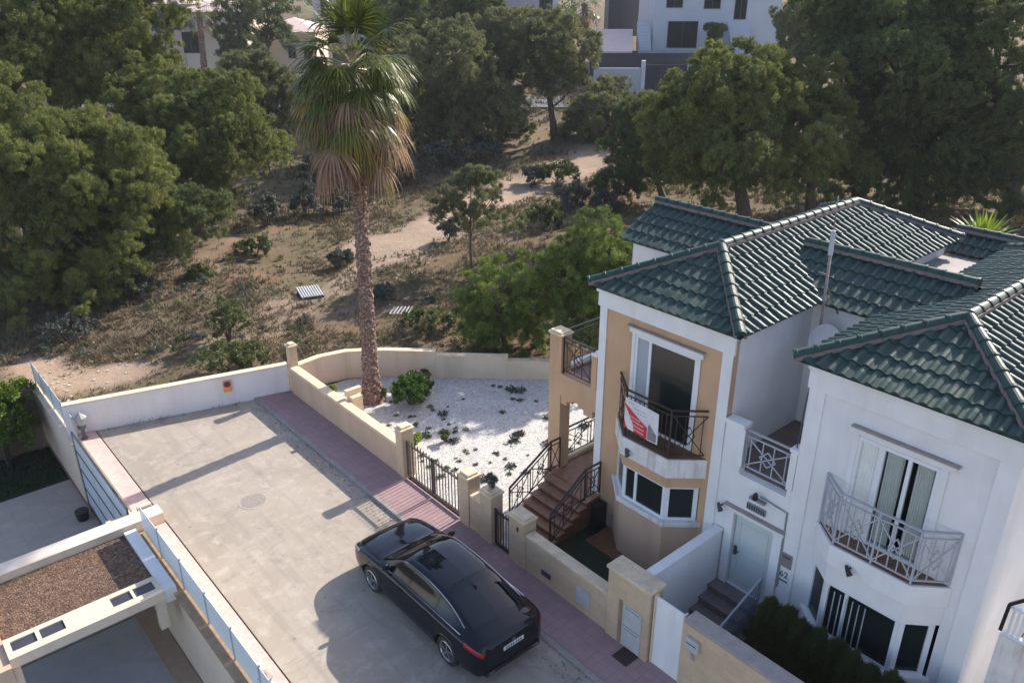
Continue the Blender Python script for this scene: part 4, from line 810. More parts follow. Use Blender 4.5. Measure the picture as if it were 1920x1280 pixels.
    # glass: windscreen, roof, rear
    patch('windscreen', gl, .42, 1.1, 12.3, 15, off=.007); patch('glass_roof', glass_mat('roof_glass', (1, 1, 1), 0, .03, (.004, .007, .012)), -.95, .30, 12.7, 15, off=.007)  # roof glass base carries the same painted blue of the sky reflection
    patch('rear_window', gl, -1.98, -1.18, 12.6, 15, off=.007)
    for sx in (1, -1):
        lo = lambda y: 9.35+max(0, (-1.55-y))*3.2; hi = lambda y: 11.35-max(0, y-.35)*2.6-max(0, -1.2-y)*1.5
        fl = MB(); fl2 = MB()
        for a, b, nm in ((.02, .86, 'side_window'), (-.93, -.06, 'side_window'), (-1.75, -1.0, 'quarter_window')):
            mb = MB(); mb.grid(lambda u, v: W_(S(a+(b-a)*u, lo(a+(b-a)*u)*(1-v)+max(lo(a+(b-a)*u)+.05, hi(a+(b-a)*u))*v, .007), sx), 16, 6); mb.build(nm, gl, root, smooth=True)
        for k in range(40):
            a, b = -1.8+k*2.72/40, -1.8+(k+1)*2.72/40; fl.bar(W_(S(a, 9.15, .009), sx), W_(S(b, 9.15, .009), sx), .018, .012)
        fl.build('window_trim', chrome, root); fl = MB()
        for k in range(40):
            a, b = -1.8+k*2.4/40, -1.8+(k+1)*2.4/40; fl.bar(W_(S(a, min(11.5, hi(a)+.25), .009), sx), W_(S(b, min(11.5, hi(b)+.25), .009), sx), .014, .01)
        fl.build('roof_trim', chrome, root)
        dl = MB()
        for yy in (.98, -.02, -1.0):
            for k in range(8): v0 = 3+k*.75; dl.bar(W_(S(yy-.0*k, v0, .001), sx), W_(S(yy, v0+.75, .001), sx), .008, .006)
        dl.build('door_seam', M['black'], root)
        for yy in (.12, -.85): MB().bar(W_(S(yy, 6.3, .02), sx), W_(S(yy+.2, 6.3, .02), sx), .02, .03).build('door_handle', bo.data.materials[0], root, bevel=.005)
        mp = W_(S(.78, 9.4, .11), sx); mr = MB()
        mr.grid(lambda u, v: mp+Vector((math.sin(math.pi*v)*math.cos(2*math.pi*u)*.1, math.sin(math.pi*v)*math.sin(2*math.pi*u)*.06, math.cos(math.pi*v)*.065)), 14, 8).bar(mp, W_(S(.78, 9.2), sx), .04, .03); mr.build('door_mirror', bo.data.materials[0], root, smooth=True)
        # lights
        patch('headlight', glass_mat('headlight_glass', (1, 1, 1), 0, .05, (.25, .26, .28)), 1.93, 2.33, 6.9, 8.8, 10, 4, .006, (sx,))
        patch('tail_light', glass_mat('tail_light_red', (1, 1, 1), 0, .12, (.30, .008, .01)), -2.40, -1.98, 6.3, 7.9, 12, 4, .008, (sx,))
    # rear face details
    yb = O.y-2.43
    B(O.x-.26, O.x+.26, yb-.012, yb-.004, .70, .80).build('number_plate', plain('white_plate', (.72, .72, .72), .4, bmp=0), root, bevel=.003); m = MB()
    for k in range(7): x_ = O.x-.2+.058*k+(.02 if k > 3 else 0); m.box(x_, x_+.034, yb-.016, yb-.0125, .72, .78)
    m.build('plate_characters', M['dark_grey'], root)
    MB().tube([(O.x, yb-.004, .86), (O.x, yb-.014, .86)], .045, 18).build('badge', chrome, root)
    MB().grid(lambda u, v: W_(S(-2.36-.05*v, 14+.98*u, .012+.015*v), 1), 6, 2).grid(lambda u, v: W_(S(-2.36-.05*v, 14+.98*u, .012+.015*v), -1), 6, 2).build('boot_spoiler', bo.data.materials[0], root)
    m = MB()
    for sx in (1, -1): m.box(O.x+sx*.22, O.x+sx*.72, yb-.012, yb+.05, .40, .47)
    B(O.x-.7, O.x+.7, yb-.01, yb+.06, .30, .39).build('bumper_insert', M['black'], root); 
    for sx in (1, -1): B(O.x+sx*.5, O.x+sx*.66, yb-.016, yb+.02, .33, .37).build('exhaust_trim', chrome, root)
    B(O.x-.45, O.x+.45, O.y+2.40, O.y+2.445, .42, .60).build('grille', M['black'], root)
    MB().bar(W_(Vector((-.55, .98, 1.135))), W_(Vector((.1, 1.02, 1.14))), .02).bar(W_(Vector((.05, .98, 1.14))), W_(Vector((.6, 1.02, 1.12))), .02).build('wiper', M['black'], root)
    MB().add([W_(Vector((0, -1.15, 1.385))), W_(Vector((0, -1.3, 1.36))), W_(Vector((0, -1.27, 1.43)))], [(0, 1, 2)]).bar(W_(Vector((0, -1.16, 1.38))), W_(Vector((0, -1.28, 1.41))), .03, .03).build('aerial_fin', M['black'], root)
    # wheels
    tyre = plain('tyre_rubber', (.018, .018, .019), .85, bmp=0, kind='obj'); rimm = plain('machined_alloy', (.5, .5, .52), .3, .9, var=.03, bmp=0, kind='obj')
    for w in WY:
        for sx in (-1, 1):
            cx = O.x+sx*.80; cy = O.y+w; out = sx
            ty = MB(); prof = [(-.11, .20), (-.115, .29), (-.095, .325), (-.05, .335), (.05, .335), (.095, .325), (.115, .29), (.105, .225)]
            vv = [Vector((cx+out*px_, cy+r*math.cos(a), WZ+r*math.sin(a))) for px_, r in prof for a in [2*math.pi*k/36 for k in range(36)]]
            ty.add(vv, [(i*36+k, i*36+(k+1) % 36, (i+1)*36+(k+1) % 36, (i+1)*36+k) for i in range(len(prof)-1) for k in range(36)]); wh = ty.build('wheel', tyre, root, smooth=True)
            ri = MB(); prof = [(.105, .232), (.112, .222), (.09, .212), (.02, .205)]
            vv = [Vector((cx+out*px_, cy+r*math.cos(a), WZ+r*math.sin(a))) for px_, r in prof for a in [2*math.pi*k/36 for k in range(36)]]
            ri.add(vv, [(i*36+k, i*36+(k+1) % 36, (i+1)*36+(k+1) % 36, (i+1)*36+k) for i in range(len(prof)-1) for k in range(36)])
            for k in range(5):
                for dd in (-.16, .16):
                    a = 2*math.pi*k/5+.3; ri.bar((cx+out*.085, cy+.05*math.cos(a), WZ+.05*math.sin(a)), (cx+out*.095, cy+.215*math.cos(a+dd), WZ+.215*math.sin(a+dd)), .022, .03, up=Vector((1, 0, 0)))
            ri.tube([(cx+out*.06, cy, WZ), (cx+out*.10, cy, WZ)], .05, 14); ri.build('rim', rimm, wh)
            MB().tube([(cx+out*.0, cy, WZ), (cx+out*.03, cy, WZ)], .21, 28).build('brake_disc', M['black'], wh)
            wl = MB(); wl.add([Vector((O.x+sx*x_, cy+r*math.cos(a), WZ+r*math.sin(a))) for x_, r in ((.56, AR+.01), (.9, AR)) for a in [math.pi*k/16 for k in range(17)]], [(k, k+1, 17+k+1, 17+k) for k in range(16)])
            wl.add([Vector((O.x+sx*.56, cy+(AR+.01)*math.cos(math.pi*k/16), WZ+(AR+.01)*math.sin(math.pi*k/16))) for k in range(17)], [tuple(range(17))]); wl.build('wheel_arch', M['black'], root)
    return root
car()
# ------------------------------------------------------------------ the big fan palm
def fan_leaf(mb_g, mb_p, base, az, el, plen, fr, droop, n=22):
    """petiole + drooping fan of blades"""
    d0 = Vector((math.cos(az)*math.cos(el), math.sin(az)*math.cos(el), math.sin(el))); pts = [base]; d = d0.copy()
    for i in range(5): d = (d+Vector((0, 0, -min(droop, .9)*.12))).normalized(); pts.append(pts[-1]+d*plen/5)
    mb_p.tube(pts, [.035, .03, .026, .022, .018, .014], 5, cap=False); hub = pts[-1]; s = d.cross(ZZ)
    s = s.normalized() if s.length > .05 else Vector((-math.sin(az), math.cos(az), 0)); up = s.cross(d).normalized()
    for k in range(n):
        t = (k+.5)/n*2-1; a = t*1.75+random.uniform(-.06, .06); dq = random.uniform(.75, 1.5); L = fr*(1-.28*abs(t))*random.uniform(.85, 1.08); dd = (d*math.cos(a)+s*math.sin(a)+up*(.12-.25*abs(t))).normalized(); p = hub.copy(); w = .038*fr
        ss = dd.cross(up).normalized(); prev = (p-ss*.008, p+ss*.008); vs = list(prev)
        for j in range(1, 6):
            q = j/5; dd = (dd+Vector((0, 0, -1))*(.02+.26*q*q*droop*dq+.07*droop*dq)).normalized(); p = p+dd*L/5; ww = w*(1, 1, .85, .5, .12)[j-1]
            s2 = dd.cross(Vector((0, 0, 1))); s2 = s2.normalized() if s2.length > .05 else ss; s2 = (ss*.7+s2*.3*(1 if s2.dot(ss) > 0 else -1)).normalized(); vs += [p-s2*ww/2, p+s2*ww/2]
        mb_g.add(vs, [(2*j, 2*j+1, 2*j+3, 2*j+2) for j in range(5)])
def fan_palm(name, label, base, top, r0, R_, cols, dead, seed, group=None, nl=(16, 20, 20, 30), detail=22, fr=1.05, skirt=3.6):
    random.seed(seed); base, top = Vector(base), Vector(top); root = thing(name, label, 'palm tree', base, group); H = (top-base).length
    mb = MB(); nz = int(H/.055); na = 30; rr = np.random.default_rng(seed).random((nz+1, na))
    def tp(i, k):
        q = i/nz; k = k % na; r = r0*(1.0-.22*min(1, q*1.3))*(1+1.0*math.exp(-q*22)); sp = ((i*.42+k*2*3.0/na*.999) % 1.); z = base.lerp(top, q)
        dia = abs(((i*.16+k*6/na) % 1)-.5)+abs(((i*.16-k*6/na) % 1)-.5); r += r0*(.34*dia-.14)+r0*.26*(rr[i][k]-.5); a = 2*math.pi*k/na
        return z+Vector((math.cos(a)*r, math.sin(a)*r, 0))
    vs = [tp(i, k) for i in range(nz+1) for k in range(na)]; mb.add(vs, [(i*na+k, i*na+(k+1) % na, (i+1)*na+(k+1) % na, (i+1)*na+k) for i in range(nz) for k in range(na)])
    m, nt, p = new_mat(name+'_bark'); v = coords(nt, 'obj'); c = noise(nt, v, 13, 5, .8); col = ramp(nt, c, [(.36, (.05, .028, .022)), (.48, (.17, .095, .07)), (.56, (.27, .18, .14)), (.66, (.58, .48, .42))])
    nt.links.new(col, p.inputs['Base Color']); p.inputs['Roughness'].default_value = .9; bump(nt, p, noise(nt, v, 20, 4), .7, .03); mb.build('trunk', m, root)
    g, y, o, pt = MB(), MB(), MB(), MB()
    for k in range(nl[0]): fan_leaf(g, pt, top+ZZ*.25, k*2.4+random.random()*.5, R(random.uniform(34, 84)), R_*random.uniform(.35, .7), fr*random.uniform(.85, 1.05), random.uniform(.2, .8), detail)
    for k in range(nl[1]): fan_leaf(g, pt, top+ZZ*.05, k*2.4+random.random()*.5, R(random.uniform(-5, 42)), R_*random.uniform(.35, .68), fr*random.uniform(.85, 1.05), random.uniform(.9, 1.8), detail)
    for k in range(nl[2]): fan_leaf((o, y, g, g)[k % 4], pt, top-ZZ*random.uniform(.0, .9), k*2.4+random.random(), R(random.uniform(-38, 2)), R_*random.uniform(.45, .68), fr*random.uniform(.8, 1.05), random.uniform(1., 2.4), detail)
    for k in range(nl[3]):
        h = random.random(); fan_leaf(o if random.random() < .5+.3*h else (y if random.random() < .7 else g), pt, top-ZZ*(.15+h*skirt*.66), k*2.4+random.random(), R(random.uniform(-68, -5)), R_*random.uniform(.4, .9)*(1-.12*h), fr*random.uniform(.7, 1.15), random.uniform(.9, 2.4), detail-6)
    pt.build('leaf_stalks', plain(name+'_stalk', (.30, .27, .16), .5, var=.3, s=4, bmp=0), root); g.build('green_fronds', cols[0], root); y.build('yellowing_fronds', cols[1], root); o.build('dead_fronds', cols[2], root)
    return root
PG = foliage_mat('green_palm_frond', [(.05, .07, .018), (.085, .11, .026), (.15, .165, .05)], .35, .35); PY = foliage_mat('yellowing_palm_frond', [(.07, .10, .02), (.16, .15, .03), (.28, .20, .035)], .35, .45)
PD = foliage_mat('dead_palm_frond', [(.15, .08, .05), (.26, .14, .08), (.36, .25, .17)], .35, .7, (1, .9, .7))
fan_palm('fan_palm', 'tall fan palm with shaggy skirt of dead fronds rising from the white gravel', (11.95, 20.9, 0), (12.1, 20.85, 10.35), .235, 2.1, (PG, PY, PD), 0, 5, nl=(22, 34, 42, 72), fr=1.3, skirt=1.9, detail=26)
# ------------------------------------------------------------------ pines
GP = 'pine trees around the dry field'
def P2(px, py, z=None): p = hit(px, py); return p-ZZ*.1
tree('pine_tree', 'big olive green pine at the far left, tallest of the left clump', 'tree', P2(110, 400), [(90, 130, 180, 150), (220, 140, 105, 105), (170, 20, 170, 80), (20, 40, 120, 100, 2)], 'pine', 34, group=GP, trunk=.4, dens=1.1)
tree('pine_tree', 'rounded yellow green pine just left of the fan palm', 'tree', P2(370, 440), [(400, 270, 125, 115), (300, 210, 85, 80, 2), (420, 200, 60, 42, 1), (330, 370, 110, 70, -2)], 'pine', 30, group=GP, trunk=.3, dens=1.15, lo=-.7)
tree('pine_tree', 'dark spreading pine whose crown hangs low over the shaded left edge of the field', 'tree', P2(60, 560), [(70, 330, 170, 130), (200, 340, 130, 110), (100, 450, 210, 90), (60, 535, 170, 75, -2), (-40, 260, 120, 140)], 'pine', 34, group=GP, trunk=.35, dens=1.1, lo=-.7)  # lower crowns extended downwards to darken the ground beneath with their shade
tree('pine_tree', 'low pine added to deepen the shade under the left clump, next to the orange soil', 'tree', P2(260, 520), [(250, 430, 120, 70), (340, 400, 90, 60), (150, 500, 130, 50)], 'pine_dark', 24, group=GP, trunk=.2, lo=-.8)  # extra pine, added to deepen the shadow under the left clump
tree('pine_tree', 'grey green pine half hidden behind the left side of the fan palm', 'tree', P2(500, 325), [(490, 165, 65, 65), (560, 215, 60, 70), (470, 135, 45, 35)], 'pine_grey', 22, group=GP, trunk=.22)
tree('pine_tree', 'hazy olive pine right of the fan palm crown', 'tree', P2(850, 292), [(850, 150, 100, 95), (800, 225, 95, 65, 1), (905, 215, 80, 70, 1), (770, 150, 60, 60, 2), (850, 265, 90, 40, 0)], 'pine_grey', 26, group=GP, trunk=.25)
tree('pine_tree', 'leaning open pine with a visible dark trunk at the top of the sandy track', 'tree', P2(1040, 263), [(1022, 105, 95, 82), (980, 165, 80, 60), (1060, 150, 50, 50), (950, 80, 70, 60, 3)], 'pine_grey', 26, group=GP, trunk=.28, lo=-.3)
tree('pine_tree', 'dark pine at the top edge of the photo behind the hazy olive pine', 'tree', P2(800, 215), [(810, 30, 110, 60), (900, 30, 60, 50), (740, 70, 70, 70)], 'pine_dark', 24, group=GP, trunk=.3)
tree('pine_tree', 'small soft grey green pine in front of the far white boundary wall', 'tree', P2(1165, 258), [(1130, 220, 70, 60), (1090, 265, 55, 40), (1190, 240, 60, 60)], 'pine_grey', 20, group=GP, trunk=.15)
tree('pine_tree', 'broad bright green pine behind the beige house roof', 'tree', P2(1400, 425), [(1360, 200, 125, 95), (1400, 300, 150, 110), (1290, 250, 80, 90), (1440, 140, 60, 45, 2)], 'pine', 34, group=GP, trunk=.35, dens=1.15, lo=-.7)
tree('pine_tree', 'upright bright green pine with straight right edge beside the dark pine mass', 'tree', P2(1520, 410), [(1510, 200, 70, 85), (1520, 290, 65, 110), (1600, 320, 40, 35, 1)], 'pine', 28, group=GP, trunk=.28, dens=1.15, lo=-.7)
tree('pine_tree', 'low dark pine left of the broad bright green pine', 'tree', P2(1250, 385), [(1220, 300, 80, 70), (1200, 225, 45, 45, 1), (1160, 345, 55, 36)], 'pine_dark', 24, group=GP, trunk=.22, lo=-.7)
tree('pine_tree', 'huge dark pine filling the upper right of the photo', 'tree', P2(1720, 385), [(1690, 130, 150, 150), (1640, 20, 130, 90, 2), (1760, 260, 150, 110), (1650, 250, 70, 100, 2), (1700, 345, 150, 55, 0)], 'pine_dark', 40, group=GP, trunk=.5, dens=1.15, lo=-.75)  # lowest crown added to keep the ground behind the roofs dark
tree('pine_tree', 'sunlit olive pine at the right edge above the roofs', 'tree', P2(1900, 400), [(1870, 110, 110, 150), (1890, 310, 100, 120), (1800, 30, 80, 60, 2)], 'pine_dark', 36, group=GP, trunk=.4, dens=1.1, lo=-.75)
tree('pine_tree', 'pale pine between the far white house and the huge dark pine', 'tree', P2(1530, 190), [(1510, 40, 60, 50), (1490, 90, 35, 40), (1560, 60, 60, 60)], 'pine_grey', 22, group=GP, trunk=.2)
tree('pine_tree', 'small open young pine with thin bare trunk in the middle of the dry field', 'tree', P2(884, 502), [(885, 365, 72, 46), (915, 420, 72, 44), (850, 400, 40, 36), (895, 335, 40, 24)], 'pine_grey', 14, group=GP, trunk=.07, dens=.8, lo=-.4, top=P2(884, 502)+ZZ*3.4)
GB = 'young pines behind the cream boundary wall'
tree('young_pine', 'dense young pine directly behind the stepped cream boundary wall', 'young pine', P2(950, 655), [(930, 570, 75, 85), (1000, 560, 60, 90), (900, 600, 45, 60), (960, 625, 85, 45)], 'pine_fresh', 22, group=GB, trunk=.1, lo=-.9, dens=1.2)
tree('young_pine', 'taller young pine touching the left wing of the green roof', 'young pine', Vector((20.3, 18.6, -.1)), [(1115, 470, 62, 68), (1065, 525, 65, 75), (1120, 560, 70, 80), (1175, 520, 60, 90, 0)], 'pine_fresh', 22, group=GB, trunk=.12, lo=-.9, dens=1.2)
tree('young_pine', 'young pine right behind the porch terrace railing', 'young pine', Vector((20.6, 16.6, -.1)), [(1130, 590, 60, 80), (1180, 560, 60, 95, 1), (1080, 620, 60, 50)], 'pine_fresh', 18, group=GB, trunk=.08, lo=-.9, dens=1.2)
# shrubs in the field
GS = 'scrub bushes in the dry field'
for a in [('soft green bush growing against the outer side of the white end wall', 425, 700, 130, 60, 'bush'), ('fresh green bush above the low bush by the white end wall', 430, 640, 90, 95, 'bush'),
          ('light green bush behind the corner pillar of the garden wall', 470, 690, 80, 50, 'bush'), ('dark low bush in shade right of the palm trunk', 640, 500, 60, 30, 'bluish'),
          ('blue grey bush nearest the left pines', 500, 425, 80, 60, 'bluish'), ('blue grey bush left of the palm trunk at field edge', 570, 410, 90, 55, 'bluish'), ('blue grey bush just behind the palm trunk', 640, 400, 80, 45, 'bluish'),
          ('dark bush in the orange soil', 480, 480, 75, 32, 'bush'), ('tuft bush on the orange soil slope', 370, 520, 50, 22, 'bush'), ('small dark bush beside the young open pine', 842, 452, 48, 44, 'bluish'),
          ('grey bush under the hazy olive pine', 760, 345, 90, 50, 'bluish'), ('broad dark bush under the leaning open pine', 900, 300, 120, 45, 'bluish'), ('bush on the shaded side of the sandy track', 1020, 430, 80, 45, 'bush'), ('low bush at the foot of the low dark pine', 1130, 400, 70, 40, 'bluish'),
          ('dark bush by the lower end of the sandy track', 720, 560, 60, 25, 'bluish'), ('round bush at the left of the wall corner', 270, 760, 0, 0, None), ('grey bush at the upper end of the sandy track', 1000, 345, 70, 35, 'bluish'), ('dark scrub bush below the hazy olive pine, left', 700, 300, 110, 55, 'bluish'), ('dark scrub bush below the hazy olive pine, right', 830, 318, 120, 50, 'bluish'), ('bush left of the leaning open pine trunk', 960, 262, 100, 40, 'bush'), ('blue grey bush in the far shade left of the palm', 600, 350, 90, 50, 'bluish'), ('wide bush at the far bend of the sandy track', 1050, 345, 80, 40, 'bush'), ('bush below the low dark pine by the sand', 1070, 390, 90, 45, 'bluish'), ('low shaded bush at the outer edge of the left pines', 250, 560, 110, 45, 'bluish'), ('low shaded bush under the left pines near the pale verge', 120, 640, 130, 45, 'bluish'), ('long low bush between the palm and the metal rack', 800, 620, 110, 40, 'bush')]:
    if a[5]: shrub('scrub_bush', a[0], 'bush', *a[1:6], group=GS)
shrub('citrus_tree', 'glossy yellow green tree overhanging the dark lawn at the left edge', 'tree', 0, 0, 150, 190, 'glossy', base=(2.35, 28.6, -2.3), n=30, dens=1.3, leaves=60, Lk=1.1)
np_ = 9000; X_ = rng.uniform(-8, 3.6, np_); Y_ = rng.uniform(26.6, 29.6, np_); C = np.stack([X_, Y_, np.full(np_, -2.26)], 1)
tag(np_tris('lawn', leaf_tris(C, np.tile([0, 0, 1.], (np_, 1)), .10, .04, .5), FM['lawn']), 'dark green lawn beside the citrus tree', 'grass', kind='stuff')
struct(B(-8, 3.68, 26.504, 29.6, -2.42, -2.31), 'lawn_soil', plain('dark_lawn', (.012, .028, .009), .95, var=.4, s=8, bmp=.5))
# loose ground cover
def outside(x, y):
    lim = 24.9-(x-3.7)*.27; a = (x < 10.3) & (y > lim) & ((x > 3.95) | (y > 29.9)); b = (x >= 10.3) & (((x-10.3)*.0+y > 23.2) | ((x+y) > 36.3)); c = (x > 23.2) & (x+y > 34)
    return (a | b | c)
def scatter(n, fn):
    x = rng.uniform(-14, 85, n); y = rng.uniform(12, 105, n); D = x*CA+y*SA; k = rng.random(n) < np.minimum(1, (24/np.maximum(D, 1))**1.6); s_ = (x*SA-y*CA)/D
    k &= outside(x, y) & (np.abs(s_) < .85) & (D < 88); x, y, D = x[k], y[k], D[k]; tm = path_mask(x, y)
    k = rng.random(len(x)) < fn(x, y, tm); return x[k], y[k], D[k]
x, y, D = scatter(420000, lambda x, y, t: np.clip((1-t*1.0)*(.22+1.3*sstep(.36, .60, vnoise(x, y, 3.1)))*(.4+.8*vnoise(x, y, .9)), 0, 1))
nb_ = 5; xx = np.repeat(x, nb_)+rng.normal(size=len(x)*nb_)*.07; yy = np.repeat(y, nb_)+rng.normal(size=len(x)*nb_)*.07; hh = np.repeat((.06+.17*vnoise(x, y, 1.3))*(.7+D/70), nb_)*(.5+rng.random(len(xx)))
zz = ground_h(xx, yy); d = rng.normal(size=(len(xx), 3))*.5; d[:, 2] = 1; w = np.repeat(.010+.0006*D, nb_)[:, None]; sdir = rng.normal(size=(len(xx), 3)); sdir[:, 2] = 0; sdir /= np.linalg.norm(sdir, axis=1, keepdims=True)
c = np.stack([xx, yy, zz-.01], 1); tag(np_tris('dry_grass', np.stack([c-sdir*w, c+sdir*w, c+d*hh[:, None]], 1).reshape(-1, 3), FM['dry']), 'dry yellow brown grass covering the field', 'grass', kind='stuff')
x, y, D = scatter(5500, lambda x, y, t: np.clip((1-t)*(.9*sstep(.45, .62, vnoise(x+20, y, 4.0))), 0, 1))
lb = [((a, b, gz(a, b)+.05), random.uniform(.10, .36)*(.8+d_/90)) for a, b, d_ in zip(x, y, D)]
V = []
for mname, sl_ in (('bush', lb[::2]), ('bluish', lb[1::2])):
    tag(np_tris('low_scrub', lobe_cloud(sl_, .11, 14, .11, .045, .9, .8), FM[mname]), 'low scattered scrub plants over the dry field' if mname == 'bush' else 'greyish low scrub plants over the dry field', 'scrub', kind='stuff')
xs_ = rng.uniform(8.55, 9.0, 700); ys2 = rng.uniform(4, 23, 700); C = np.stack([xs_, ys2, np.full(700, .006)], 1)
tag(np_tris('leaf_litter', leaf_tris(C, np.tile([0, 0, 0.], (700, 1)), .045, .03, .4)*np.array([1, 1, 1]), plain('dry_leaf_litter', (.16, .11, .06), .9)), 'dry leaf litter and grit along the kerb', 'litter', kind='stuff')
# white stones along the verge
nS = 110; sx = rng.normal(5.2, 1.6, nS); sy = 29.8+rng.normal(size=nS)*1.6; k = (sx > 4.0)
def rock(mb, c, r):
    ph = [random.uniform(.6, 1.1) for _ in range(8)]; vs = [Vector(c)+Vector((sx_*r*ph[i], sy_*r*ph[(i+3) % 8], sz_*r*.6*ph[(i+5) % 8])) for i, (sx_, sy_, sz_) in enumerate([(a, b, c_) for a in (-1, 1) for b in (-1, 1) for c_ in (-1, 1)])]
    mb.add(vs, [(0, 1, 3, 2), (4, 6, 7, 5), (0, 4, 5, 1), (2, 3, 7, 6), (0, 2, 6, 4), (1, 5, 7, 3)])
m = MB()
for a, b in zip(sx[k], sy[k]): rock(m, (a, b, gz(a, b)+.02), random.uniform(.02, .055))
for q in range(160): p = hit(random.gauss(720, 60), random.gauss(485, 25)); rock(m, p, random.uniform(.02, .05))
tag(m.build('loose_stones', plain('pale_stones', (.50, .46, .40), .9, var=.2)), 'pale loose stones on the bare soil', 'stones', kind='stuff')
# metal items on the field
p = hit(582, 553); r = thing('metal_sheet', 'pale corrugated metal sheet lying on the sandy track', 'sheet', p); ax_ = Vector((.93, -.30, 0)).normalized(); ay_ = Vector((.25, .95, 0)).normalized()
MB().grid(lambda u, v: p+ax_*(u-.5)*1.0+ay_*(v-.5)*1.15+ZZ*(.14+.02*math.sin(u*57)+v*.10), 54, 2).build('sheet', plain('galvanised_sheet', (.46, .45, .44), .55, .2, kind='obj'), r); MB().bar(p-ax_*.48-ay_*.5+ZZ*.05, p+ax_*.48-ay_*.5+ZZ*.05, .1, .12).bar(p-ax_*.48+ay_*.4+ZZ*.1, p+ax_*.48+ay_*.4+ZZ*.1, .1, .16).build('support', M['dark_grey'], r)
p = hit(750, 588); r = thing('metal_rack', 'row of pale slanting metal bars lying in the shaded grass behind the palm trunk', 'rack', p); m = MB()
for i in range(6): o_ = p+RT*(-.38+.15*i)+ZZ*.12; m.bar(o_-HD*.30, o_+HD*.30+RT*.14+ZZ*.08, .045, .03)
m.bar(p-RT*.42+ZZ*.10-HD*.26, p+RT*.42+ZZ*.10-HD*.26, .02).build('bars', M['pale_grey'], r)
# garden planting
shrub('garden_shrub', 'big bright green shrub right of the fan palm in the white gravel', 'shrub', 775, 770, 85, 52, 'garden', n=14, base=atz(770, 758, .03), Lk=1.1, dens=1.4)
shrub('garden_shrub', 'darker green shrub behind the big bright green shrub', 'shrub', 790, 740, 60, 40, 'bush', n=8, base=atz(788, 735, .03))
shrub('garden_shrub', 'round yellow green clump beside the vehicle gate pillar', 'shrub', 780, 830, 32, 22, 'lime', n=7, base=atz(778, 832, .03))
shrub('garden_shrub', 'grey green tufted clump right of the yellow green clump', 'shrub', 835, 825, 22, 26, 'bush', n=5, base=atz(836, 828, .03))
shrub('garden_shrub', 'small weedy clump at the foot of the palm trunk', 'shrub', 715, 745, 26, 22, 'bush', n=5, base=atz(716, 750, .03)); shrub('garden_shrub', 'leafy plant growing over the buttress of the garden wall', 'shrub', 620, 730, 34, 22, 'lime', n=5, base=atz(620, 742, .2))
GW = 'little plants dotted over the white gravel'
random.seed(3); first = None
for i in range(90):
    for _ in range(50):
        q = atz(random.uniform(700, 1110), random.uniform(722, 900), .03)
        if 10.6 < q.x < 18 and 13.6 < q.y < 22 and q.x+q.y < 34.8 and not (q.x > 12.4 and q.y < 13.9): break
    s_ = random.uniform(.03, .075) if i % 6 else random.uniform(.10, .14)
    V = leaf_tris(np.array(q)+np.clip(rng.normal(size=(70, 3)), -1.4, 1.4)*[s_*.9, s_*.9, s_*.35]+[0, 0, s_*.4], np.tile([0, 0, 1.], (70, 1)), s_*1.1, s_*.4, .9)
    o = np_tris('gravel_plant', V, FM['bush' if i % 3 else 'bluish'], None, q); tag(o, 'tiny low plant dotted on the white gravel', 'plant', GW)
# dark hedge of small cypresses
GH = 'row of small dark cypresses behind the limestone wall'
nm = ['first, beside the mesh railing', 'second from the mesh railing', 'third from the mesh railing', 'fourth from the mesh railing', 'fifth from the mesh railing', 'sixth from the mesh railing', 'seventh from the mesh railing', 'eighth from the mesh railing', 'ninth from the mesh railing', 'tenth from the mesh railing', 'eleventh from the mesh railing', 'last but one from the mesh railing', 'last one, farthest from the mesh railing']
for i in range(13):
    bx_ = Vector((11.75+.05*math.sin(i*2.), 6.0-i*.34, 0)); r = thing('cypress', 'dark pointed hedge cypress, '+nm[i], 'hedge plant', bx_, GH); V = []
    H_ = 1.75-.015*i+.13*math.sin(i*3.1); n = 8000; t = rng.random(n)**.8; a = rng.random(n)*6.283; lump = 1+.22*np.sin(a*5+t*14+i*2.7)+.22*np.sin(a*9-t*31+i); rad = (.34*(1-t)**.5+.02)*lump*(.75+.3*rng.random(n))
    C = np.stack([bx_.x+np.cos(a)*rad*1.9, bx_.y+np.sin(a)*rad, t*H_], 1); N = np.stack([np.cos(a)*.5, np.sin(a)*.5, np.ones(n)*1.4], 1); np_tris('foliage', leaf_tris(C, N, .15, .022, .3), FM['hedge'], r)
    MB().tube([bx_, bx_+ZZ*H_*.8], [.03, .01], 6).build('stem', BARK, r)
# yucca behind the roofs
def yucca(name, label, c, s, n=70, mat='lime'):
    r = thing(name, label, 'plant', Vector(c)-ZZ*s*2.2); m = MB(); c = Vector(c)
    MB().tube([c-ZZ*s*2.2, c], [s*.14, s*.1], 8).build('trunk', BARK, r)
    for i in range(n):
        a = i*2.4; e = R(random.uniform(-10, 85)); d = Vector((math.cos(a)*math.cos(e), math.sin(a)*math.cos(e), math.sin(e))); sd_ = d.cross(ZZ).normalized(); p = c.copy(); L = s*random.uniform(.8, 1.15); vs = [p-sd_*.02*s, p+sd_*.02*s]
        for j in range(1, 5): d = (d-ZZ*.09*j/2).normalized(); p = p+d*L/4; w = s*(.045, .04, .03, .004)[j-1]; vs += [p-sd_*w, p+sd_*w]
        m.add(vs, [(2*j, 2*j+1, 2*j+3, 2*j+2) for j in range(4)])
    m.build('leaves', FM[mat], r)
yucca('yucca', 'spiky yellow green palm-like plant behind the dark green roof ridge', atd(1838, 462, 27.0), 1.3, 130)
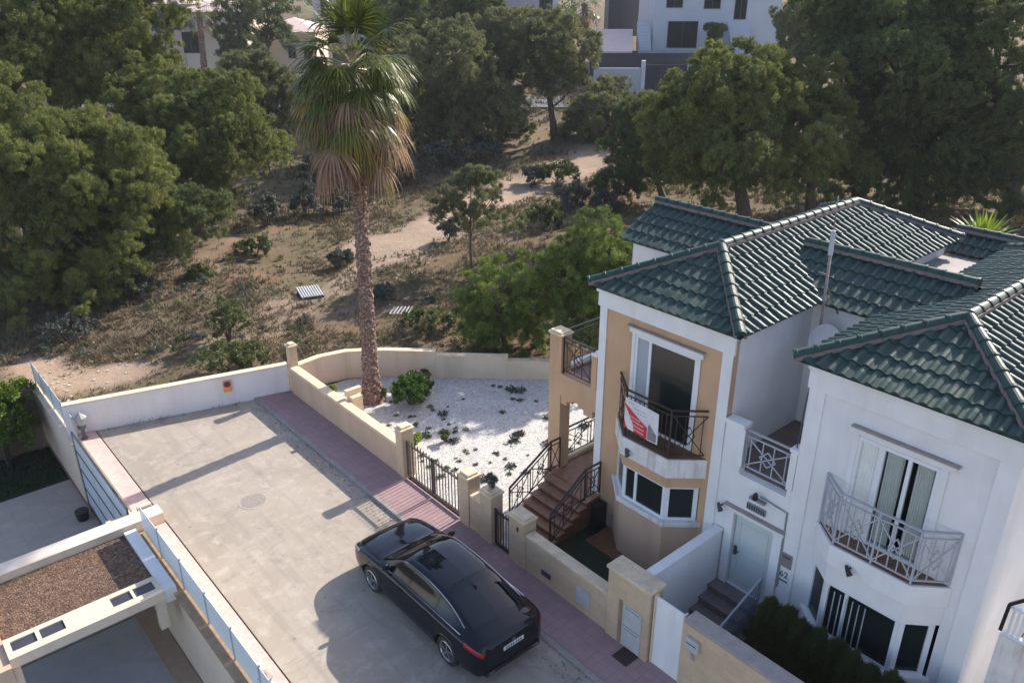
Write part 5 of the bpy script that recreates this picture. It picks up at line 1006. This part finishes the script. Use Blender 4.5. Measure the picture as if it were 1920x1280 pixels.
# ------------------------------------------------------------------ far side of the field
def far_frame(D):
    return lambda v: CO*1.0-ZZ*CAM_H+RT*v.x+HD*(D+v.y)+ZZ*v.z           # local x across, y away, z up
def fxz(px, py, D): p = atd(px, py, D); return (p-CO).dot(RT), p.z
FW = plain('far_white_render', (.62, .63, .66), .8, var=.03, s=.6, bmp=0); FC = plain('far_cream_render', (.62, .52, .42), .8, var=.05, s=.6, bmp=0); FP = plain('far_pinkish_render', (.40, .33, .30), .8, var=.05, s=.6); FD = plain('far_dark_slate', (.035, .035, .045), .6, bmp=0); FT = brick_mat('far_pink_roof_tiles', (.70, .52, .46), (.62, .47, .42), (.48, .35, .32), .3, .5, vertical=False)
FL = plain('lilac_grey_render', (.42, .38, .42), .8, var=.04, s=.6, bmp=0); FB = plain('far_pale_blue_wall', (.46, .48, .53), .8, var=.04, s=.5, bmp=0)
def house(name, label, D, px0, px1, pyt, pyb, depth, m, wins=(), roof=None, wm=None, cat='house', parts=(), zb=None):
    x0, zb_ = fxz(px0, pyb, D); x1, zt = fxz(px1, pyt, D); zb_ = zb_ if zb is None else zb; org = far_frame(D)(Vector((x0, 0, zb_))); r = thing(name, label, cat, org); fr = far_frame(D)
    def mb(): q = MB(); q.T = fr; return q
    mb().box(x0, x1, 0, depth, zb_-1.5, zt).build('wall', m, r)
    for a, b, t, bt in wins:
        xa, _ = fxz(a, 0, D); xb, _ = fxz(b, 0, D); z1 = fxz(0, t, D)[1]; z0 = fxz(0, bt, D)[1]
        w = mb().box(xa, xb, -.05, -.004, z0, z1).build('window', wm or M['dark_grey'], r)
        if xb-xa > .8: k = mb(); k.box(xa+.08, (xa+xb)/2-.04, -.07, -.053, z0+.08, z1-.08).box((xa+xb)/2+.04, xb-.08, -.07, -.053, z0+.08, z1-.08); k.build('pane', M['glass'], w)
    if roof == 'hip':
        q = mb(); e = .5; zz_ = zt; xm, ym = (x0+x1)/2, depth/2; rr_ = min((x1-x0)/2, depth/2); hh_ = rr_*.42; q.add([(x0-e, -e, zz_), (x1+e, -e, zz_), (x1+e, depth+e, zz_), (x0-e, depth+e, zz_), (x0+rr_, ym, zz_+hh_), (x1-rr_, ym, zz_+hh_)], [(0, 1, 5, 4), (1, 2, 5), (2, 3, 4, 5), (3, 0, 4), (3, 2, 1, 0)]); q.build('roof', FT, r)
    if roof == 'flat': mb().box(x0-.15, x1+.15, -.15, depth+.15, zt, zt+.25).build('parapet', m, r)
    return r, mb
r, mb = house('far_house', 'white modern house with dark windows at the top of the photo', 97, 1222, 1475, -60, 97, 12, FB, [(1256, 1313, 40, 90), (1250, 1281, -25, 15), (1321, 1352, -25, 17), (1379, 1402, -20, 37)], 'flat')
xa = fxz(1368, 0, 97)[0]; xb = fxz(1408, 0, 97)[0]; q = mb(); z0_ = fxz(0, 98, 97)[1]; z1_ = fxz(0, 40, 97)[1]
for i in range(12): q.box(xa, xb, -3.6+.3*i, -3.3+.3*i, z0_, z0_+(z1_-z0_)*(i+1)/12-.002*i)
q.build('outside_stairs', FB, r); xa = fxz(1200, 0, 97)[0]; xb = fxz(1222, 0, 97)[0]; q = mb()
for i in range(10): q.box(xa, xb-.01, -2+.3*i, -1.7+.3*i, z0_, z0_+(z1_-z0_)*(i+1)/10)
q.build('side_stairs', FB, r); mb().box(fxz(1195, 0, 97)[0], fxz(1380, 0, 97)[0], -4.0, -3.85, z0_-.4, z0_+.5).build('terrace_wall', plain('pale_blue_terrace_wall', (.30, .36, .42), .6), r)
r, mb = house('far_carport', 'open carport with pale pink tiled roof left of the far white house', 93, 1120, 1196, 96, 128, .3, FD, cat='carport'); x0, z0_ = fxz(1112, 95, 93); x1, zt_ = fxz(1196, 95, 93)
q = mb(); q.add([(x0, -1.5, z0_), (x1-.8, -1.5, z0_), (x1+.3, 7, z0_+1.8), (x0-1, 7, z0_+1.8), (x0, -1.5, z0_-.15), (x1-.8, -1.5, z0_-.15), (x1+.3, 7, z0_+1.6), (x0-1, 7, z0_+1.6)], [(0, 1, 2, 3), (4, 7, 6, 5), (0, 4, 5, 1), (1, 5, 6, 2), (2, 6, 7, 3), (3, 7, 4, 0)]); q.build('roof', FT, r)
mb().box(fxz(1181, 0, 93)[0], fxz(1184, 0, 93)[0], -1.3, -1.1, z0_-3, z0_-.2).build('post', FW, r)
house('far_pergola', 'dark timber pavilion beyond the carport', 112, 1140, 1208, -8, 45, 5, FD, cat='pavilion', roof='flat')
wl = thing('far_wall', 'long white street wall below the far white house', 'wall', atd(1115, 168, 84)); D_ = 84; fr = far_frame(D_)
def mbf(D): q = MB(); q.T = far_frame(D); return q
xa, zb_ = fxz(1112, 172, D_); xb = fxz(1218, 0, D_)[0]; zt_ = fxz(0, 128, D_)[1]; mbf(D_).box(xa, xb, 0, .25, zb_-1, zt_).box(fxz(1300, 0, D_)[0], fxz(1480, 0, D_)[0], 0, .25, zb_-1, fxz(0, 116, D_)[1]).build('wall_body', FB, wl)
mbf(D_).box(xb-.35, xb+.02, -.1, .35, zb_-1, zt_+.7).build('pillar', FW, wl)
fg = thing('far_gate', 'dark solid sliding gate in the far white street wall', 'gate', atd(1260, 168, D_)); mbf(D_).box(xb+.03, fxz(1299, 0, D_)[0], .05, .15, zb_, fxz(0, 122, D_)[1]).build('leaf', FD, fg)
nR = thing('far_fence', 'dark slatted fence above the far street wall', 'fence', atd(1250, 118, 89)); mbf(89).box(fxz(1110, 0, 89)[0], fxz(1372, 0, 89)[0], 0, .1, fxz(0, 128, 89)[1]-1.2, fxz(0, 100, 89)[1]).build('panel', FD, nR)
def road_far():
    q = mbf(0); q.box(-60, 60, 76, 83.6, 1.0, 2.05); q.T = far_frame(0); return q
struct(road_far(), 'far_road', plain('far_asphalt', (.11, .11, .12), .9, bmp=0))
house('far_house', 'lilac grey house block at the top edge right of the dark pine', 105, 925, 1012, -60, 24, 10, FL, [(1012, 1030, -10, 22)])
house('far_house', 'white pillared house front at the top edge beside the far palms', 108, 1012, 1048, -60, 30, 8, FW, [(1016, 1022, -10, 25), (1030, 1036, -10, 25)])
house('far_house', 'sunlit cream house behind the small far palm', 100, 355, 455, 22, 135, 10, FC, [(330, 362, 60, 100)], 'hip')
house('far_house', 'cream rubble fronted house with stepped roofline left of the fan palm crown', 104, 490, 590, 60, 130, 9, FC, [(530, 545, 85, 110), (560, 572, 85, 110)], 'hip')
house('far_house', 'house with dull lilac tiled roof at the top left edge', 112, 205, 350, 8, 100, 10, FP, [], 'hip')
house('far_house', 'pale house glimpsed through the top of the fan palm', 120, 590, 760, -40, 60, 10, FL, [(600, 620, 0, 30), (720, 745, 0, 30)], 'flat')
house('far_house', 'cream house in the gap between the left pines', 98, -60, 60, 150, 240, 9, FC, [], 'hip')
fan_palm('fan_palm', 'small far palm with bare trunk in front of the cream house', atd(385, 150, 90), atd(373, 22, 90), .32, 2.2, (PG, PY, PD), 0, 9, nl=(10, 10, 8, 6), detail=12, fr=1.3, skirt=1.)
fan_palm('fan_palm', 'bushy far palm at the top edge beside the white pillared house', atd(1098, 62, 98), atd(1096, 8, 98), .4, 2.6, (PG, PY, PD), 0, 12, nl=(10, 14, 16, 24), detail=12, fr=1.4, skirt=1.6)
def far_tree(label, px, py, D, es, mat, n=16): tree('pine_tree', label, 'tree', atd(px, py, D), es, mat, n, group=GP, leaves=30, dens=.9, trunk=.25)
far_tree('dark layered conifer left of the fan palm crown at the top edge', 445, 130, 94, [(445, 20, 45, 35), (440, 60, 50, 30), (450, 95, 40, 25)], 'pine_dark')
far_tree('dark green conifer between the two cream far houses', 500, 120, 99, [(500, 20, 50, 45), (520, 70, 40, 30)], 'pine_dark')
far_tree('bluish tree behind the left pines at the top edge', 320, 90, 96, [(318, 45, 35, 35)], 'bluish', 10)
far_tree('olive tree at the top edge between palm and lilac house', 880, 90, 100, [(880, 10, 70, 40), (950, 60, 50, 35), (780, 10, 60, 40)], 'pine_grey')
far_tree('low olive tree hiding the foot of the cream rubble fronted house', 470, 200, 80, [(450, 150, 50, 40), (520, 190, 60, 50), (400, 190, 40, 30)], 'pine_grey')
far_tree('clipped dark cloud tree standing before the far white house', 1345, 95, 94, [(1336, 52, 13, 5, 0, 6), (1350, 54, 10, 4, 0, 5), (1340, 66, 12, 4, 0, 6), (1336, 82, 14, 5, 0, 6), (1342, 88, 12, 4, 0, 5)], 'pine_dark', 6)
far_tree('small olive tree in front of the long far white wall', 1150, 215, 78, [(1150, 170, 35, 30), (1200, 205, 35, 30), (1240, 210, 30, 25)], 'pine_grey', 12)
bgt = []
for i in range(46):
    D = random.uniform(118, 190); x = random.uniform(-1.0, 1.0)*D*.75; z = gz(*(HD*D+RT*x)[:2]); bgt.append((tuple(HD*D+RT*x+ZZ*(z+3)), random.uniform(3, 6)))
tag(np_tris('far_wood', lobe_cloud(bgt, 1.1, 30, .8, .3, 1.0), FM['pine_dark']), 'distant dark trees beyond the far houses', 'trees', kind='stuff')

# ------------------------------------------------------------------ thin air over the distance
hz = MB().box(-60, 420, -60, 420, -4, 34).build('haze', bpy.data.materials.new('haze_air'))
tag(hz, 'thin pale haze over the whole place', 'haze', kind='stuff'); hm = hz.data.materials[0]; hm.use_nodes = True; hn_ = hm.node_tree; hn_.nodes.remove(hn_.nodes['Principled BSDF'])
pv = hn_.nodes.new('ShaderNodeVolumePrincipled'); pv.inputs['Density'].default_value = .00028; pv.inputs['Color'].default_value = (.86, .88, .95, 1); hn_.links.new(pv.outputs[0], hn_.nodes['Material Output'].inputs['Volume'])
